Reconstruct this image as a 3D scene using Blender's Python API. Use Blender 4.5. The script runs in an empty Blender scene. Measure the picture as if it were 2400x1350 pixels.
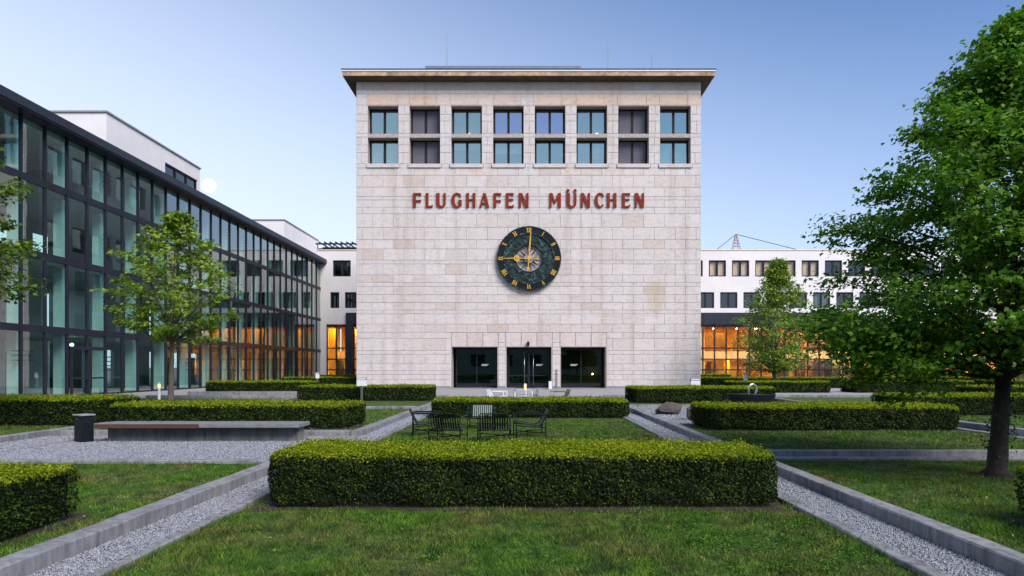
import bpy, bmesh, math, random
import numpy as np
from mathutils import Vector, Matrix

# ------------------------------------------------------------------ camera, world, sun, exposure
S = bpy.context.scene
COL = S.collection
R = math.radians
rng = np.random.default_rng(7)
random.seed(7)

F = 1600.0                       # focal length in photo pixels (24 mm on a 36 mm sensor, 2400 px wide)
VX, VY, CH = 1235.0, 861.0, 1.7  # vanishing point in the photograph, camera height

cam_d = bpy.data.cameras.new('camera')
cam_d.sensor_width = 36.0
cam_d.lens = 24.0
cam_d.shift_x = (1200 - VX) / 2400
cam_d.shift_y = (VY - 675) / 2400
cam_d.clip_start = 0.1
cam_d.clip_end = 9000
cam = bpy.data.objects.new('camera', cam_d)
cam.location = (0, 0, CH)
cam.rotation_euler = (R(90), 0, 0)
COL.objects.link(cam)
S.camera = cam

SUN_AZ, SUN_EL = 142.0, 42.0     # clockwise from +Y: behind the camera, to its right
world = bpy.data.worlds.new('World')
S.world = world
world.use_nodes = True
wn, wl = world.node_tree.nodes, world.node_tree.links
wn.clear()
sky = wn.new('ShaderNodeTexSky')
sky.sky_type = 'NISHITA'
sky.sun_disc = False
sky.sun_elevation = R(SUN_EL)
sky.sun_rotation = R(SUN_AZ)
sky.altitude = 500
sky.air_density = 1.0
sky.dust_density = 0.5
sky.ozone_density = 1.5
# evening haze: the clear sky pales towards the horizon and towards the moonrise side
tc = wn.new('ShaderNodeTexCoord')
sep = wn.new('ShaderNodeSeparateXYZ')
wl.new(tc.outputs['Generated'], sep.inputs[0])
q1 = wn.new('ShaderNodeMath'); q1.operation = 'MULTIPLY_ADD'; q1.inputs[1].default_value = 0.30
wl.new(sep.outputs['X'], q1.inputs[0]); wl.new(sep.outputs['Z'], q1.inputs[2])
hz = wn.new('ShaderNodeMapRange'); hz.interpolation_type = 'SMOOTHSTEP'
hz.inputs['From Min'].default_value = -0.10; hz.inputs['From Max'].default_value = 0.72
hz.inputs['To Min'].default_value = 1.0; hz.inputs['To Max'].default_value = 0.0
wl.new(q1.outputs[0], hz.inputs['Value'])
hm = wn.new('ShaderNodeMix'); hm.data_type = 'RGBA'
hm.inputs[7].default_value = (5.55, 6.25, 7.3, 1)
tint = wn.new('ShaderNodeMix'); tint.data_type = 'RGBA'; tint.blend_type = 'MULTIPLY'; tint.inputs[0].default_value = 1.0
tint.inputs[7].default_value = (0.47, 0.74, 1.06, 1)
wl.new(sky.outputs[0], tint.inputs[6])
wl.new(hz.outputs[0], hm.inputs[0]); wl.new(tint.outputs[2], hm.inputs[6])
bg = wn.new('ShaderNodeBackground')
bg.inputs['Strength'].default_value = 0.094
wo = wn.new('ShaderNodeOutputWorld')
wl.new(hm.outputs[2], bg.inputs['Color'])
wl.new(bg.outputs[0], wo.inputs['Surface'])

sun_d = bpy.data.lights.new('sun', 'SUN')
sun_d.energy = 2.9
sun_d.angle = R(34)
sun_d.color = (1.0, 0.91, 0.84)
sun = bpy.data.objects.new('sun', sun_d)
sd = Vector((math.sin(R(SUN_AZ)) * math.cos(R(SUN_EL)), math.cos(R(SUN_AZ)) * math.cos(R(SUN_EL)), math.sin(R(SUN_EL))))
sun.rotation_euler = sd.to_track_quat('Z', 'Y').to_euler()
sun.location = (20, -20, 40)
COL.objects.link(sun)

S.view_settings.view_transform = 'Standard'
S.view_settings.look = 'None'
S.view_settings.exposure = 0.80
S.view_settings.gamma = 1.0
S.view_settings.use_curve_mapping = False
S.render.engine = 'CYCLES'
S.cycles.use_denoising = True
S.cycles.max_bounces = 6
S.cycles.diffuse_bounces = 3
S.cycles.glossy_bounces = 3
S.cycles.transparent_max_bounces = 16
S.cycles.caustics_reflective = False
S.cycles.caustics_refractive = False
S.cycles.sample_clamp_indirect = 4.0

# ------------------------------------------------------------------ helpers
def at(x, y, Y):
    """photo pixel + distance -> world point"""
    return Vector(((x - VX) * Y / F, Y, CH - (y - VY) * Y / F))

def link(o):
    COL.objects.link(o)
    return o

def tag(o, label=None, cat=None, group=None, kind=None):
    if label: o['label'] = label
    if cat: o['category'] = cat
    if group: o['group'] = group
    if kind: o['kind'] = kind
    return o

def thing(name, label, cat, loc=(0, 0, 0), rz=0.0, group=None, kind=None):
    o = bpy.data.objects.new(name, None)
    o.empty_display_size = 0.2
    o.location = loc
    o.rotation_euler = (0, 0, rz)
    link(o)
    return tag(o, label, cat, group, kind)

def adopt(o, parent):
    """parent o (already in world coordinates) without moving it"""
    if parent is not None:
        o.parent = parent
        if parent.parent is None and parent.type == 'EMPTY':
            o.matrix_parent_inverse = (Matrix.Translation(parent.location) @ parent.rotation_euler.to_matrix().to_4x4()).inverted()
    return o

class MB:
    def __init__(s):
        s.v, s.f = [], []
    def quad(s, a, b, c, d):
        n = len(s.v); s.v += [tuple(a), tuple(b), tuple(c), tuple(d)]; s.f.append((n, n+1, n+2, n+3)); return s
    def box(s, x0, x1, y0, y1, z0, z1):
        n = len(s.v)
        s.v += [(x0,y0,z0),(x1,y0,z0),(x1,y1,z0),(x0,y1,z0),(x0,y0,z1),(x1,y0,z1),(x1,y1,z1),(x0,y1,z1)]
        s.f += [(n,n+3,n+2,n+1),(n+4,n+5,n+6,n+7),(n,n+1,n+5,n+4),(n+1,n+2,n+6,n+5),(n+2,n+3,n+7,n+6),(n+3,n,n+4,n+7)]
        return s
    def stone(s, x0, x1, z0, z1, yf, yb, b):
        """block with a chamfered front face (front towards -Y)"""
        n = len(s.v)
        s.v += [(x0,yf+b,z0),(x1,yf+b,z0),(x1,yf+b,z1),(x0,yf+b,z1),
                (x0+b,yf,z0+b),(x1-b,yf,z0+b),(x1-b,yf,z1-b),(x0+b,yf,z1-b),
                (x0,yb,z0),(x1,yb,z0),(x1,yb,z1),(x0,yb,z1)]
        s.f += [(n+4,n+5,n+6,n+7),(n,n+1,n+5,n+4),(n+1,n+2,n+6,n+5),(n+2,n+3,n+7,n+6),(n+3,n,n+4,n+7),
                (n+8,n+9,n+1,n),(n+9,n+10,n+2,n+1),(n+10,n+11,n+3,n+2),(n+11,n+8,n,n+3)]
        return s
    def prism(s, pts, y0, y1):
        """polygon in (x, z) extruded along y; pts counter-clockwise seen from -Y"""
        n, k = len(s.v), len(pts)
        s.v += [(p[0], y0, p[1]) for p in pts] + [(p[0], y1, p[1]) for p in pts]
        s.f.append(tuple(range(n, n+k))); s.f.append(tuple(range(n+2*k-1, n+k-1, -1)))
        for i in range(k):
            j = (i+1) % k
            s.f.append((n+j, n+i, n+k+i, n+k+j))
        return s
    def tube(s, pts, rad, sides=8, cap=True):
        pts = [Vector(p) for p in pts]
        if not hasattr(rad, '__len__'): rad = [rad] * len(pts)
        n0 = len(s.v)
        up = Vector((0, 0, 1))
        t0 = (pts[1]-pts[0]).normalized()
        a = t0.cross(up)
        if a.length < 1e-3: a = t0.cross(Vector((1, 0, 0)))
        a.normalize()
        for i, p in enumerate(pts):
            t = (pts[min(i+1, len(pts)-1)] - pts[max(i-1, 0)]).normalized()
            a = (a - t * a.dot(t))
            a = a.normalized() if a.length > 1e-6 else t.orthogonal().normalized()
            b = t.cross(a)
            for k in range(sides):
                th = 2*math.pi*k/sides
                s.v.append(tuple(p + (a*math.cos(th) + b*math.sin(th)) * rad[i]))
        for i in range(len(pts)-1):
            for k in range(sides):
                k2 = (k+1) % sides
                s.f.append((n0+i*sides+k, n0+i*sides+k2, n0+(i+1)*sides+k2, n0+(i+1)*sides+k))
        if cap:
            s.f.append(tuple(range(n0+sides-1, n0-1, -1)))
            e = n0+(len(pts)-1)*sides
            s.f.append(tuple(range(e, e+sides)))
        return s
    def lathe(s, prof, cx, cy, n=32, sx=1.0, sy=1.0):
        n0 = len(s.v)
        for r, z in prof:
            for k in range(n):
                th = 2*math.pi*k/n
                s.v.append((cx+r*sx*math.cos(th), cy+r*sy*math.sin(th), z))
        for i in range(len(prof)-1):
            for k in range(n):
                k2 = (k+1) % n
                s.f.append((n0+i*n+k, n0+i*n+k2, n0+(i+1)*n+k2, n0+(i+1)*n+k))
        return s
    def ring(s, cx, cz, r0, r1, y0, y1, n=64):
        """annulus in the x-z plane, front towards -Y at y0"""
        n0 = len(s.v)
        for r, y in ((r0, y0), (r1, y0), (r1, y1), (r0, y1)):
            for k in range(n):
                th = 2*math.pi*k/n
                s.v.append((cx+r*math.cos(th), y, cz+r*math.sin(th)))
        for i in range(4):
            j = (i+1) % 4
            for k in range(n):
                k2 = (k+1) % n
                s.f.append((n0+i*n+k, n0+i*n+k2, n0+j*n+k2, n0+j*n+k)[::-1])
        return s
    def mesh(s, name, mat, smooth=False):
        me = bpy.data.meshes.new(name)
        me.from_pydata(s.v, [], s.f)
        if smooth: me.polygons.foreach_set('use_smooth', [True]*len(me.polygons))
        if mat: me.materials.append(mat)
        me.update()
        return me
    def build(s, name, mat, parent=None, smooth=False, bevel=0.0):
        me = s.mesh(name, mat, smooth)
        if bevel > 0:
            bm = bmesh.new(); bm.from_mesh(me)
            bmesh.ops.bevel(bm, geom=list(bm.edges), offset=bevel, segments=1, profile=0.5, affect='EDGES', clamp_overlap=True)
            bm.to_mesh(me); bm.free()
        o = link(bpy.data.objects.new(name, me))
        return adopt(o, parent)

def inst(name, me, loc, parent, rot=None):
    o = link(bpy.data.objects.new(name, me))
    o.location = loc
    if rot: o.rotation_euler = rot
    return adopt(o, parent)

def np_mesh(name, V, k, mat, parent=None, smooth=False):
    """every k consecutive vertices form one face"""
    V = np.ascontiguousarray(V, dtype=np.float32)
    n = len(V); m = n // k
    me = bpy.data.meshes.new(name)
    me.vertices.add(n); me.vertices.foreach_set('co', V.ravel())
    me.loops.add(n); me.loops.foreach_set('vertex_index', np.arange(n, dtype=np.int32))
    me.polygons.add(m)
    me.polygons.foreach_set('loop_start', np.arange(0, n, k, dtype=np.int32))
    me.update(calc_edges=True)
    me.validate()
    if smooth: me.polygons.foreach_set('use_smooth', np.ones(m, dtype=bool))
    me.materials.append(mat)
    o = link(bpy.data.objects.new(name, me))
    return adopt(o, parent)

def wall_grid(mb, x0, x1, z0, z1, openings, y0, y1):
    """solid wall between y0 and y1 with rectangular openings (ox0, ox1, oz0, oz1)"""
    zs = sorted({z0, z1} | {min(max(z, z0), z1) for o in openings for z in o[2:]})
    for za, zb in zip(zs[:-1], zs[1:]):
        if zb - za < 1e-6: continue
        zm = (za+zb)/2
        cuts = sorted([(max(o[0], x0), min(o[1], x1)) for o in openings if o[2] < zm < o[3] and o[1] > x0 and o[0] < x1])
        x = x0
        for a, b in cuts:
            if a - x > 1e-6: mb.box(x, a, y0, y1, za, zb)
            x = max(x, b)
        if x1 - x > 1e-6: mb.box(x, x1, y0, y1, za, zb)
    return mb

# ------------------------------------------------------------------ materials
def new_mat(name):
    m = bpy.data.materials.new(name); m.use_nodes = True
    nt = m.node_tree
    b = nt.nodes['Principled BSDF']
    return m, nt, nt.nodes, nt.links, b

def noise_node(nt, scale, detail=4, rough=0.6, vec=None, distort=0.0):
    n = nt.nodes.new('ShaderNodeTexNoise')
    n.inputs['Scale'].default_value = scale
    n.inputs['Detail'].default_value = detail
    n.inputs['Roughness'].default_value = rough
    n.inputs['Distortion'].default_value = distort
    if vec is not None: nt.links.new(vec, n.inputs['Vector'])
    return n

def ramp(nt, fac, stops):
    r = nt.nodes.new('ShaderNodeValToRGB')
    while len(r.color_ramp.elements) < len(stops): r.color_ramp.elements.new(0.5)
    for e, (p, c) in zip(r.color_ramp.elements, stops):
        e.position = p
        e.color = (*c, 1) if len(c) == 3 else c
    nt.links.new(fac, r.inputs[0])
    return r

def pos(nt):
    g = nt.nodes.new('ShaderNodeNewGeometry')
    return g.outputs['Position']

def scaled(nt, vec, s):
    m = nt.nodes.new('ShaderNodeMapping')
    m.inputs['Scale'].default_value = s
    nt.links.new(vec, m.inputs['Vector'])
    return m.outputs[0]

def mixc(nt, fac, a, b, mode='MIX'):
    m = nt.nodes.new('ShaderNodeMix'); m.data_type = 'RGBA'; m.blend_type = mode
    for v, i in ((fac, 0), (a, 6), (b, 7)):
        if isinstance(v, (int, float)): m.inputs[i].default_value = v
        elif isinstance(v, tuple): m.inputs[i].default_value = (*v, 1)
        else: nt.links.new(v, m.inputs[i])
    return m.outputs[2]

def add_bump(nt, b, h, strength=0.3, dist=0.02):
    n = nt.nodes.new('ShaderNodeBump')
    n.inputs['Strength'].default_value = strength
    n.inputs['Distance'].default_value = dist
    nt.links.new(h, n.inputs['Height'])
    nt.links.new(n.outputs[0], b.inputs['Normal'])

def simple(name, c, rough=0.7, metal=0.0, vary=0.12, scale=3.0, bump=0.0, bscale=60.0, spec=0.5):
    m, nt, N, L, b = new_mat(name)
    b.inputs['Roughness'].default_value = rough
    b.inputs['Metallic'].default_value = metal
    b.inputs['Specular IOR Level'].default_value = spec
    p = pos(nt)
    n = noise_node(nt, scale, 5, 0.65, p)
    lo = tuple(max(0, x*(1-vary)) for x in c); hi = tuple(x*(1+vary) for x in c)
    r = ramp(nt, n.outputs[0], [(0.3, lo), (0.7, hi)])
    L.new(r.outputs[0], b.inputs['Base Color'])
    if bump:
        n2 = noise_node(nt, bscale, 3, 0.6, p)
        add_bump(nt, b, n2.outputs[0], bump, 0.01)
    return m

def glass(name, tint, f0, rough=0.0, gcol=(0.95, 1.0, 1.0), power=4.0):
    m, nt, N, L, b = new_mat(name)
    N.remove(b)
    out = N['Material Output']
    tr = N.new('ShaderNodeBsdfTransparent'); tr.inputs[0].default_value = (*tint, 1)
    gl = N.new('ShaderNodeBsdfGlossy'); gl.inputs['Roughness'].default_value = rough
    gl.inputs['Color'].default_value = (*gcol, 1)
    lw = N.new('ShaderNodeLayerWeight'); lw.inputs['Blend'].default_value = 0.5
    pw = N.new('ShaderNodeMath'); pw.operation = 'POWER'; pw.inputs[1].default_value = power
    L.new(lw.outputs['Facing'], pw.inputs[0])
    ma = N.new('ShaderNodeMath'); ma.operation = 'MULTIPLY_ADD'
    ma.inputs[1].default_value = 1 - f0; ma.inputs[2].default_value = f0
    L.new(pw.outputs[0], ma.inputs[0])
    mx = N.new('ShaderNodeMixShader')
    L.new(ma.outputs[0], mx.inputs[0]); L.new(tr.outputs[0], mx.inputs[1]); L.new(gl.outputs[0], mx.inputs[2])
    # slightly wavy panes
    g = pos(nt)
    n = noise_node(nt, 0.9, 2, 0.5, g)
    bp = N.new('ShaderNodeBump'); bp.inputs['Strength'].default_value = 0.05; bp.inputs['Distance'].default_value = 0.03
    L.new(n.outputs[0], bp.inputs['Height']); L.new(bp.outputs[0], gl.inputs['Normal'])
    L.new(mx.outputs[0], out.inputs['Surface'])
    return m

def emit(name, c, s):
    m, nt, N, L, b = new_mat(name)
    N.remove(b)
    e = N.new('ShaderNodeEmission'); e.inputs[0].default_value = (*c, 1); e.inputs[1].default_value = s
    L.new(e.outputs[0], N['Material Output'].inputs['Surface'])
    return m

def stone_mat(name, island):
    m, nt, N, L, b = new_mat(name)
    b.inputs['Roughness'].default_value = 0.82
    p = pos(nt)
    if island:
        g = N.new('ShaderNodeNewGeometry')
        base = ramp(nt, g.outputs['Random Per Island'],
                    [(0.0, (0.54, 0.505, 0.49)), (0.5, (0.565, 0.535, 0.525)), (0.85, (0.55, 0.515, 0.50)), (0.97, (0.53, 0.475, 0.44))]).outputs[0]
        oi = N.new('ShaderNodeObjectInfo')
    else:
        oi = N.new('ShaderNodeObjectInfo')
        base = oi.outputs['Color']
    vec = N.new('ShaderNodeVectorMath'); vec.operation = 'ADD'
    L.new(p, vec.inputs[0]); L.new(oi.outputs['Random'], vec.inputs[1])
    n1 = noise_node(nt, 2.2, 6, 0.7, scaled(nt, vec.outputs[0], (1, 1, 2.2)))
    veins = ramp(nt, n1.outputs[0], [(0.35, (0.86, 0.82, 0.80)), (0.55, (1.03, 1.03, 1.03)), (0.72, (0.9, 0.88, 0.84))])
    c = mixc(nt, 1.0, base, veins.outputs[0], 'MULTIPLY')
    # pores and cavities of the travertine
    n2 = noise_node(nt, 7.0, 6, 0.75, vec.outputs[0], 0.8)
    pores = ramp(nt, n2.outputs[0], [(0.60, (0, 0, 0)), (0.70, (1, 1, 1))])
    c = mixc(nt, mul(nt, pores.outputs[0], 0.42), c, (0.20, 0.165, 0.15))
    # warm iron stains
    n3 = noise_node(nt, 0.55, 4, 0.6, p)
    st = ramp(nt, n3.outputs[0], [(0.60, (0, 0, 0)), (0.75, (1, 1, 1))])
    c = mixc(nt, mul(nt, st.outputs[0], 0.35), c, (0.46, 0.34, 0.25))
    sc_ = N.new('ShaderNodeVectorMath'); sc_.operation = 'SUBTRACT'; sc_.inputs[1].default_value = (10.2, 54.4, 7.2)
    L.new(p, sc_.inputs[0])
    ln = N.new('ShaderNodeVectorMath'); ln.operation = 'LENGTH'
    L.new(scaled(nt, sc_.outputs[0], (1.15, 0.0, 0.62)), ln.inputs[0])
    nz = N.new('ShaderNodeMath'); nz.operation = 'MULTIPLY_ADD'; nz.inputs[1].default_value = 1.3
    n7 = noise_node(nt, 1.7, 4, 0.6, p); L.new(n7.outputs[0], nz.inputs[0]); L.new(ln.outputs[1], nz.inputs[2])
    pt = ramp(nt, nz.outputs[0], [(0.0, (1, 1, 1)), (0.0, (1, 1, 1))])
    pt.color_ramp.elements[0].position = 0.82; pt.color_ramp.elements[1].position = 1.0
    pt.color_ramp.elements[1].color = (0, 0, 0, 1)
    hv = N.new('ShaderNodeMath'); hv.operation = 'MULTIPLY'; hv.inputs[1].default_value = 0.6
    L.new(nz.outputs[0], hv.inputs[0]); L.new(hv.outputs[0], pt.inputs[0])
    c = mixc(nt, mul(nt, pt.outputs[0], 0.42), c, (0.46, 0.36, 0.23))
    # rain streaks running down over the courses
    n5 = noise_node(nt, 1.3, 5, 0.65, scaled(nt, p, (1.0, 1.0, 0.07)))
    sk = ramp(nt, n5.outputs[0], [(0.30, (0.84, 0.81, 0.78)), (0.50, (1.0, 1.0, 1.0))])
    c = mixc(nt, 1.0, c, sk.outputs[0], 'MULTIPLY')
    L.new(c, b.inputs['Base Color'])
    add_bump(nt, b, n2.outputs[0], 0.35, 0.02)
    return m

def mul(nt, a, k):
    m = nt.nodes.new('ShaderNodeMath'); m.operation = 'MULTIPLY'; m.inputs[1].default_value = k
    nt.links.new(a, m.inputs[0]); return m.outputs[0]

def leaf_mat(name, lo, mid, hi, trans=0.3, scale=0.9, rough=0.5, spec=0.4):
    m, nt, N, L, b = new_mat(name)
    g = N.new('ShaderNodeNewGeometry')
    n = noise_node(nt, scale, 3, 0.6, g.outputs['Position'])
    a = N.new('ShaderNodeMath'); a.operation = 'MULTIPLY_ADD'; a.inputs[1].default_value = 0.45
    L.new(g.outputs['Random Per Island'], a.inputs[0])
    k = mul(nt, n.outputs[0], 0.62); L.new(k, a.inputs[2])
    r = ramp(nt, a.outputs[0], [(0.22, lo), (0.5, mid), (0.8, hi)])
    L.new(r.outputs[0], b.inputs['Base Color'])
    b.inputs['Roughness'].default_value = rough
    b.inputs['Specular IOR Level'].default_value = spec
    t = N.new('ShaderNodeBsdfTranslucent')
    L.new(mixc(nt, 1.0, r.outputs[0], (1.1, 1.25, 0.5), 'MULTIPLY'), t.inputs[0])
    mx = N.new('ShaderNodeMixShader'); mx.inputs[0].default_value = trans
    L.new(b.outputs[0], mx.inputs[1]); L.new(t.outputs[0], mx.inputs[2])
    L.new(mx.outputs[0], N['Material Output'].inputs['Surface'])
    return m

def grass_mat(name, blade):
    m, nt, N, L, b = new_mat(name)
    b.inputs['Roughness'].default_value = 0.75
    b.inputs['Specular IOR Level'].default_value = 0.2
    p = pos(nt)
    flat = scaled(nt, p, (1, 1, 0))
    n1 = noise_node(nt, 0.9, 5, 0.65, flat, 0.4)
    n2 = noise_node(nt, 5.0, 4, 0.7, flat)
    green = ramp(nt, n2.outputs[0], [(0.3, (0.026, 0.074, 0.008)), (0.5, (0.062, 0.145, 0.013)), (0.72, (0.125, 0.22, 0.024))])
    dry = ramp(nt, n2.outputs[0], [(0.3, (0.075, 0.060, 0.022)), (0.7, (0.19, 0.155, 0.070))])
    f = ramp(nt, n1.outputs[0], [(0.44, (0, 0, 0)), (0.64, (1, 1, 1))])
    c = mixc(nt, mul(nt, f.outputs[0], 0.66), green.outputs[0], dry.outputs[0])
    n4 = noise_node(nt, 2.6, 5, 0.7, flat, 0.8)
    dk = ramp(nt, n4.outputs[0], [(0.36, (0.45, 0.55, 0.6)), (0.52, (1, 1, 1)), (0.7, (1.25, 1.2, 1.0))])
    c = mixc(nt, 1.0, c, dk.outputs[0], 'MULTIPLY')
    if blade:
        g = N.new('ShaderNodeNewGeometry')
        v = ramp(nt, g.outputs['Random Per Island'], [(0.0, (0.40, 0.48, 0.4)), (0.5, (1, 1, 1)), (0.88, (1.5, 1.4, 1.1)), (1.0, (2.4, 1.8, 1.5))])
        c = mixc(nt, 1.0, c, v.outputs[0], 'MULTIPLY')
    else:
        n3 = noise_node(nt, 40.0, 4, 0.8, flat)
        v = ramp(nt, n3.outputs[0], [(0.3, (0.35, 0.35, 0.35)), (0.65, (1.1, 1.1, 1.1))])
        c = mixc(nt, 1.0, c, v.outputs[0], 'MULTIPLY')
        add_bump(nt, b, n3.outputs[0], 0.8, 0.03)
    L.new(c, b.inputs['Base Color'])
    return m

def gravel_mat(name):
    m, nt, N, L, b = new_mat(name)
    b.inputs['Roughness'].default_value = 0.9
    p = pos(nt)
    v = N.new('ShaderNodeTexVoronoi'); v.inputs['Scale'].default_value = 45.0
    L.new(p, v.inputs['Vector'])
    r = ramp(nt, v.outputs['Color'], [(0.1, (0.10, 0.105, 0.12)), (0.5, (0.25, 0.255, 0.275)), (0.9, (0.40, 0.40, 0.42))])
    L.new(r.outputs[0], b.inputs['Base Color'])
    add_bump(nt, b, v.outputs['Distance'], 0.9, 0.02)
    return m

def pebble_mat(name):
    m, nt, N, L, b = new_mat(name)
    b.inputs['Roughness'].default_value = 0.85
    g = N.new('ShaderNodeNewGeometry')
    r = ramp(nt, g.outputs['Random Per Island'], [(0.0, (0.13, 0.14, 0.165)), (0.4, (0.22, 0.235, 0.265)), (0.8, (0.31, 0.325, 0.36)), (1.0, (0.42, 0.42, 0.44))])
    L.new(r.outputs[0], b.inputs['Base Color'])
    return m

def concrete_mat(name, c=(0.25, 0.25, 0.258)):
    m, nt, N, L, b = new_mat(name)
    b.inputs['Roughness'].default_value = 0.85
    p = pos(nt)
    n1 = noise_node(nt, 1.6, 6, 0.7, p)
    n2 = noise_node(nt, 9.0, 5, 0.7, scaled(nt, p, (1.0, 1.0, 0.10)))     # streaks running down the faces
    n3 = noise_node(nt, 90.0, 3, 0.7, p)
    a = ramp(nt, n1.outputs[0], [(0.3, tuple(x*0.62 for x in c)), (0.7, tuple(x*1.18 for x in c))])
    s = ramp(nt, n2.outputs[0], [(0.36, (0.60, 0.60, 0.60)), (0.56, (1.05, 1.05, 1.05))])
    k = ramp(nt, n3.outputs[0], [(0.3, (0.8, 0.8, 0.8)), (0.7, (1.12, 1.12, 1.12))])
    col = mixc(nt, 1.0, a.outputs[0], s.outputs[0], 'MULTIPLY')
    col = mixc(nt, 1.0, col, k.outputs[0], 'MULTIPLY')
    n6 = noise_node(nt, 3.0, 6, 0.75, p, 0.5)
    ms = ramp(nt, n6.outputs[0], [(0.56, (0, 0, 0)), (0.70, (1, 1, 1))])
    col = mixc(nt, mul(nt, ms.outputs[0], 0.55), col, (0.075, 0.078, 0.055))
    L.new(col, b.inputs['Base Color'])
    add_bump(nt, b, n3.outputs[0], 0.3, 0.01)
    return m

def patina_mat(name):
    m, nt, N, L, b = new_mat(name)
    b.inputs['Roughness'].default_value = 0.55
    b.inputs['Metallic'].default_value = 0.0
    b.inputs['Specular IOR Level'].default_value = 0.25
    p = pos(nt)
    n = noise_node(nt, 3.2, 6, 0.75, p, 0.6)
    r = ramp(nt, n.outputs[0], [(0.42, (0.004, 0.008, 0.010)), (0.55, (0.012, 0.036, 0.034)), (0.68, (0.10, 0.24, 0.21))])
    L.new(r.outputs[0], b.inputs['Base Color'])
    add_bump(nt, b, n.outputs[0], 0.6, 0.06)
    return m

M_stone = stone_mat('travertine_block', False)
M_stone_i = stone_mat('travertine_courses', True)
M_mortar = simple('mortar', (0.36, 0.32, 0.295), 0.9, vary=0.25, scale=5)
M_plinth = simple('plinth_granite', (0.24, 0.235, 0.24), 0.7, vary=0.2, scale=8)
M_frame = simple('bronze_frame', (0.022, 0.017, 0.015), 0.45, vary=0.2, spec=0.12)
M_navy = simple('anthracite_metal', (0.020, 0.023, 0.033), 0.42, vary=0.18, scale=1.5, spec=0.12)
M_fascia = simple('dark_fascia', (0.030, 0.036, 0.050), 0.4, vary=0.15, scale=1.0, spec=0.12)
M_render = simple('white_render', (0.70, 0.68, 0.675), 0.9, vary=0.06, scale=0.35, bump=0.1, bscale=40)
M_offwhite = simple('offwhite_column', (0.78, 0.80, 0.79), 0.75, vary=0.05)
M_slab = simple('ceiling_concrete', (0.36, 0.37, 0.36), 0.85, vary=0.1)
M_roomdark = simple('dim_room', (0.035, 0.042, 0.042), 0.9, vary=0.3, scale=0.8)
M_roommid = simple('office_back_wall', (0.30, 0.32, 0.31), 0.9, vary=0.2, scale=0.6)
M_blind = simple('grey_screen_blind', (0.115, 0.115, 0.142), 0.8, vary=0.1, scale=0.8, spec=0.12)
M_curtain = simple('pale_curtain', (0.50, 0.52, 0.47), 0.9, vary=0.2, scale=4)
M_peach = simple('sunset_peach_blind', (0.78, 0.60, 0.43), 0.9, vary=0.1, scale=2)  # cream blinds, with reflected sunset glow put into the peach colour
M_gtower = glass('tower_window_glass', (0.50, 0.66, 0.60), 0.42, gcol=(0.80, 1.0, 0.93))
M_gtower2 = glass('bluish_tower_glass', (0.50, 0.58, 0.66), 0.42, gcol=(0.85, 0.92, 1.15))
M_gdoor = glass('door_glass', (0.30, 0.44, 0.34), 0.055, gcol=(0.75, 1.0, 0.85))
M_gteal = glass('teal_curtain_glass', (0.60, 0.88, 0.82), 0.13, gcol=(0.95, 1.0, 0.98), power=2.7)
M_gback = glass('office_window_glass', (0.42, 0.50, 0.47), 0.09)
M_gclear = glass('clear_window_glass', (0.90, 0.88, 0.84), 0.07)
M_globby = glass('lobby_glass', (0.85, 0.85, 0.80), 0.05)
M_steelw = simple('white_metal', (0.70, 0.69, 0.71), 0.4, vary=0.04)
M_soffit = simple('weathered_cornice', (0.40, 0.28, 0.18), 0.9, vary=0.5, scale=1.6, spec=0.2)
M_eave = simple('shaded_brown_soffit', (0.105, 0.078, 0.048), 0.9, vary=0.3, scale=1.2, spec=0.1)  # brown paint, darkened further with the eave's shade put into the colour
M_red = simple('rust_red_letters', (0.20, 0.026, 0.011), 0.5, vary=0.15, scale=2.5, spec=0.12)
M_gold = simple('gilded_metal', (0.72, 0.38, 0.04), 0.35, 0.25, vary=0.2, scale=8)
M_patina = patina_mat('bronze_patina')
M_black = simple('black_bronze', (0.010, 0.014, 0.016), 0.45, vary=0.3, spec=0.12)
M_conc = concrete_mat('kerb_concrete')
M_conc2 = concrete_mat('bench_concrete', (0.20, 0.21, 0.20))
M_gravel = gravel_mat('gravel_bed')
M_pebble = pebble_mat('gravel_chips')
M_grass = grass_mat('lawn_turf', False)
M_blade = grass_mat('grass_blades', True)
M_soil = simple('brown_soil', (0.028, 0.018, 0.010), 0.95, vary=0.5, scale=6, bump=0.8, bscale=35)
M_pave = simple('grey_paving', (0.29, 0.28, 0.285), 0.85, vary=0.12, scale=1.2, bump=0.2)
M_ground = simple('far_ground', (0.12, 0.12, 0.11), 0.95, vary=0.2, scale=0.05)
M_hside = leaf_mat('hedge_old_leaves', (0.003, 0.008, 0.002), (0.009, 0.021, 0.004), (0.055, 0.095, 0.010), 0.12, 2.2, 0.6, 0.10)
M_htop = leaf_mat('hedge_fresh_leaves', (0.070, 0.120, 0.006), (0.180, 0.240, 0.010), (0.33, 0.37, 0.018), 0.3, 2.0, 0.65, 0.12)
M_clover = leaf_mat('clover_leaves', (0.022, 0.070, 0.010), (0.05, 0.14, 0.018), (0.11, 0.22, 0.03), 0.2, 2.0, 0.6, 0.1)
M_litter = leaf_mat('dry_leaf_bits', (0.06, 0.035, 0.015), (0.16, 0.10, 0.045), (0.36, 0.30, 0.20), 0.1, 3.0, 0.8, 0.1)
M_hcore = simple('hedge_twigs', (0.008, 0.009, 0.004), 0.95, vary=0.4, scale=10)
M_bark = simple('dark_bark', (0.020, 0.016, 0.013), 0.95, vary=0.5, scale=14, bump=0.9, bscale=30)
M_bark2 = simple('grey_bark', (0.085, 0.070, 0.058), 0.95, vary=0.4, scale=14, bump=0.6, bscale=30)
M_leafd = leaf_mat('dark_maple_leaves', (0.026, 0.085, 0.010), (0.085, 0.210, 0.018), (0.20, 0.37, 0.03), 0.42, 0.9, 0.55, 0.25)
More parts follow.
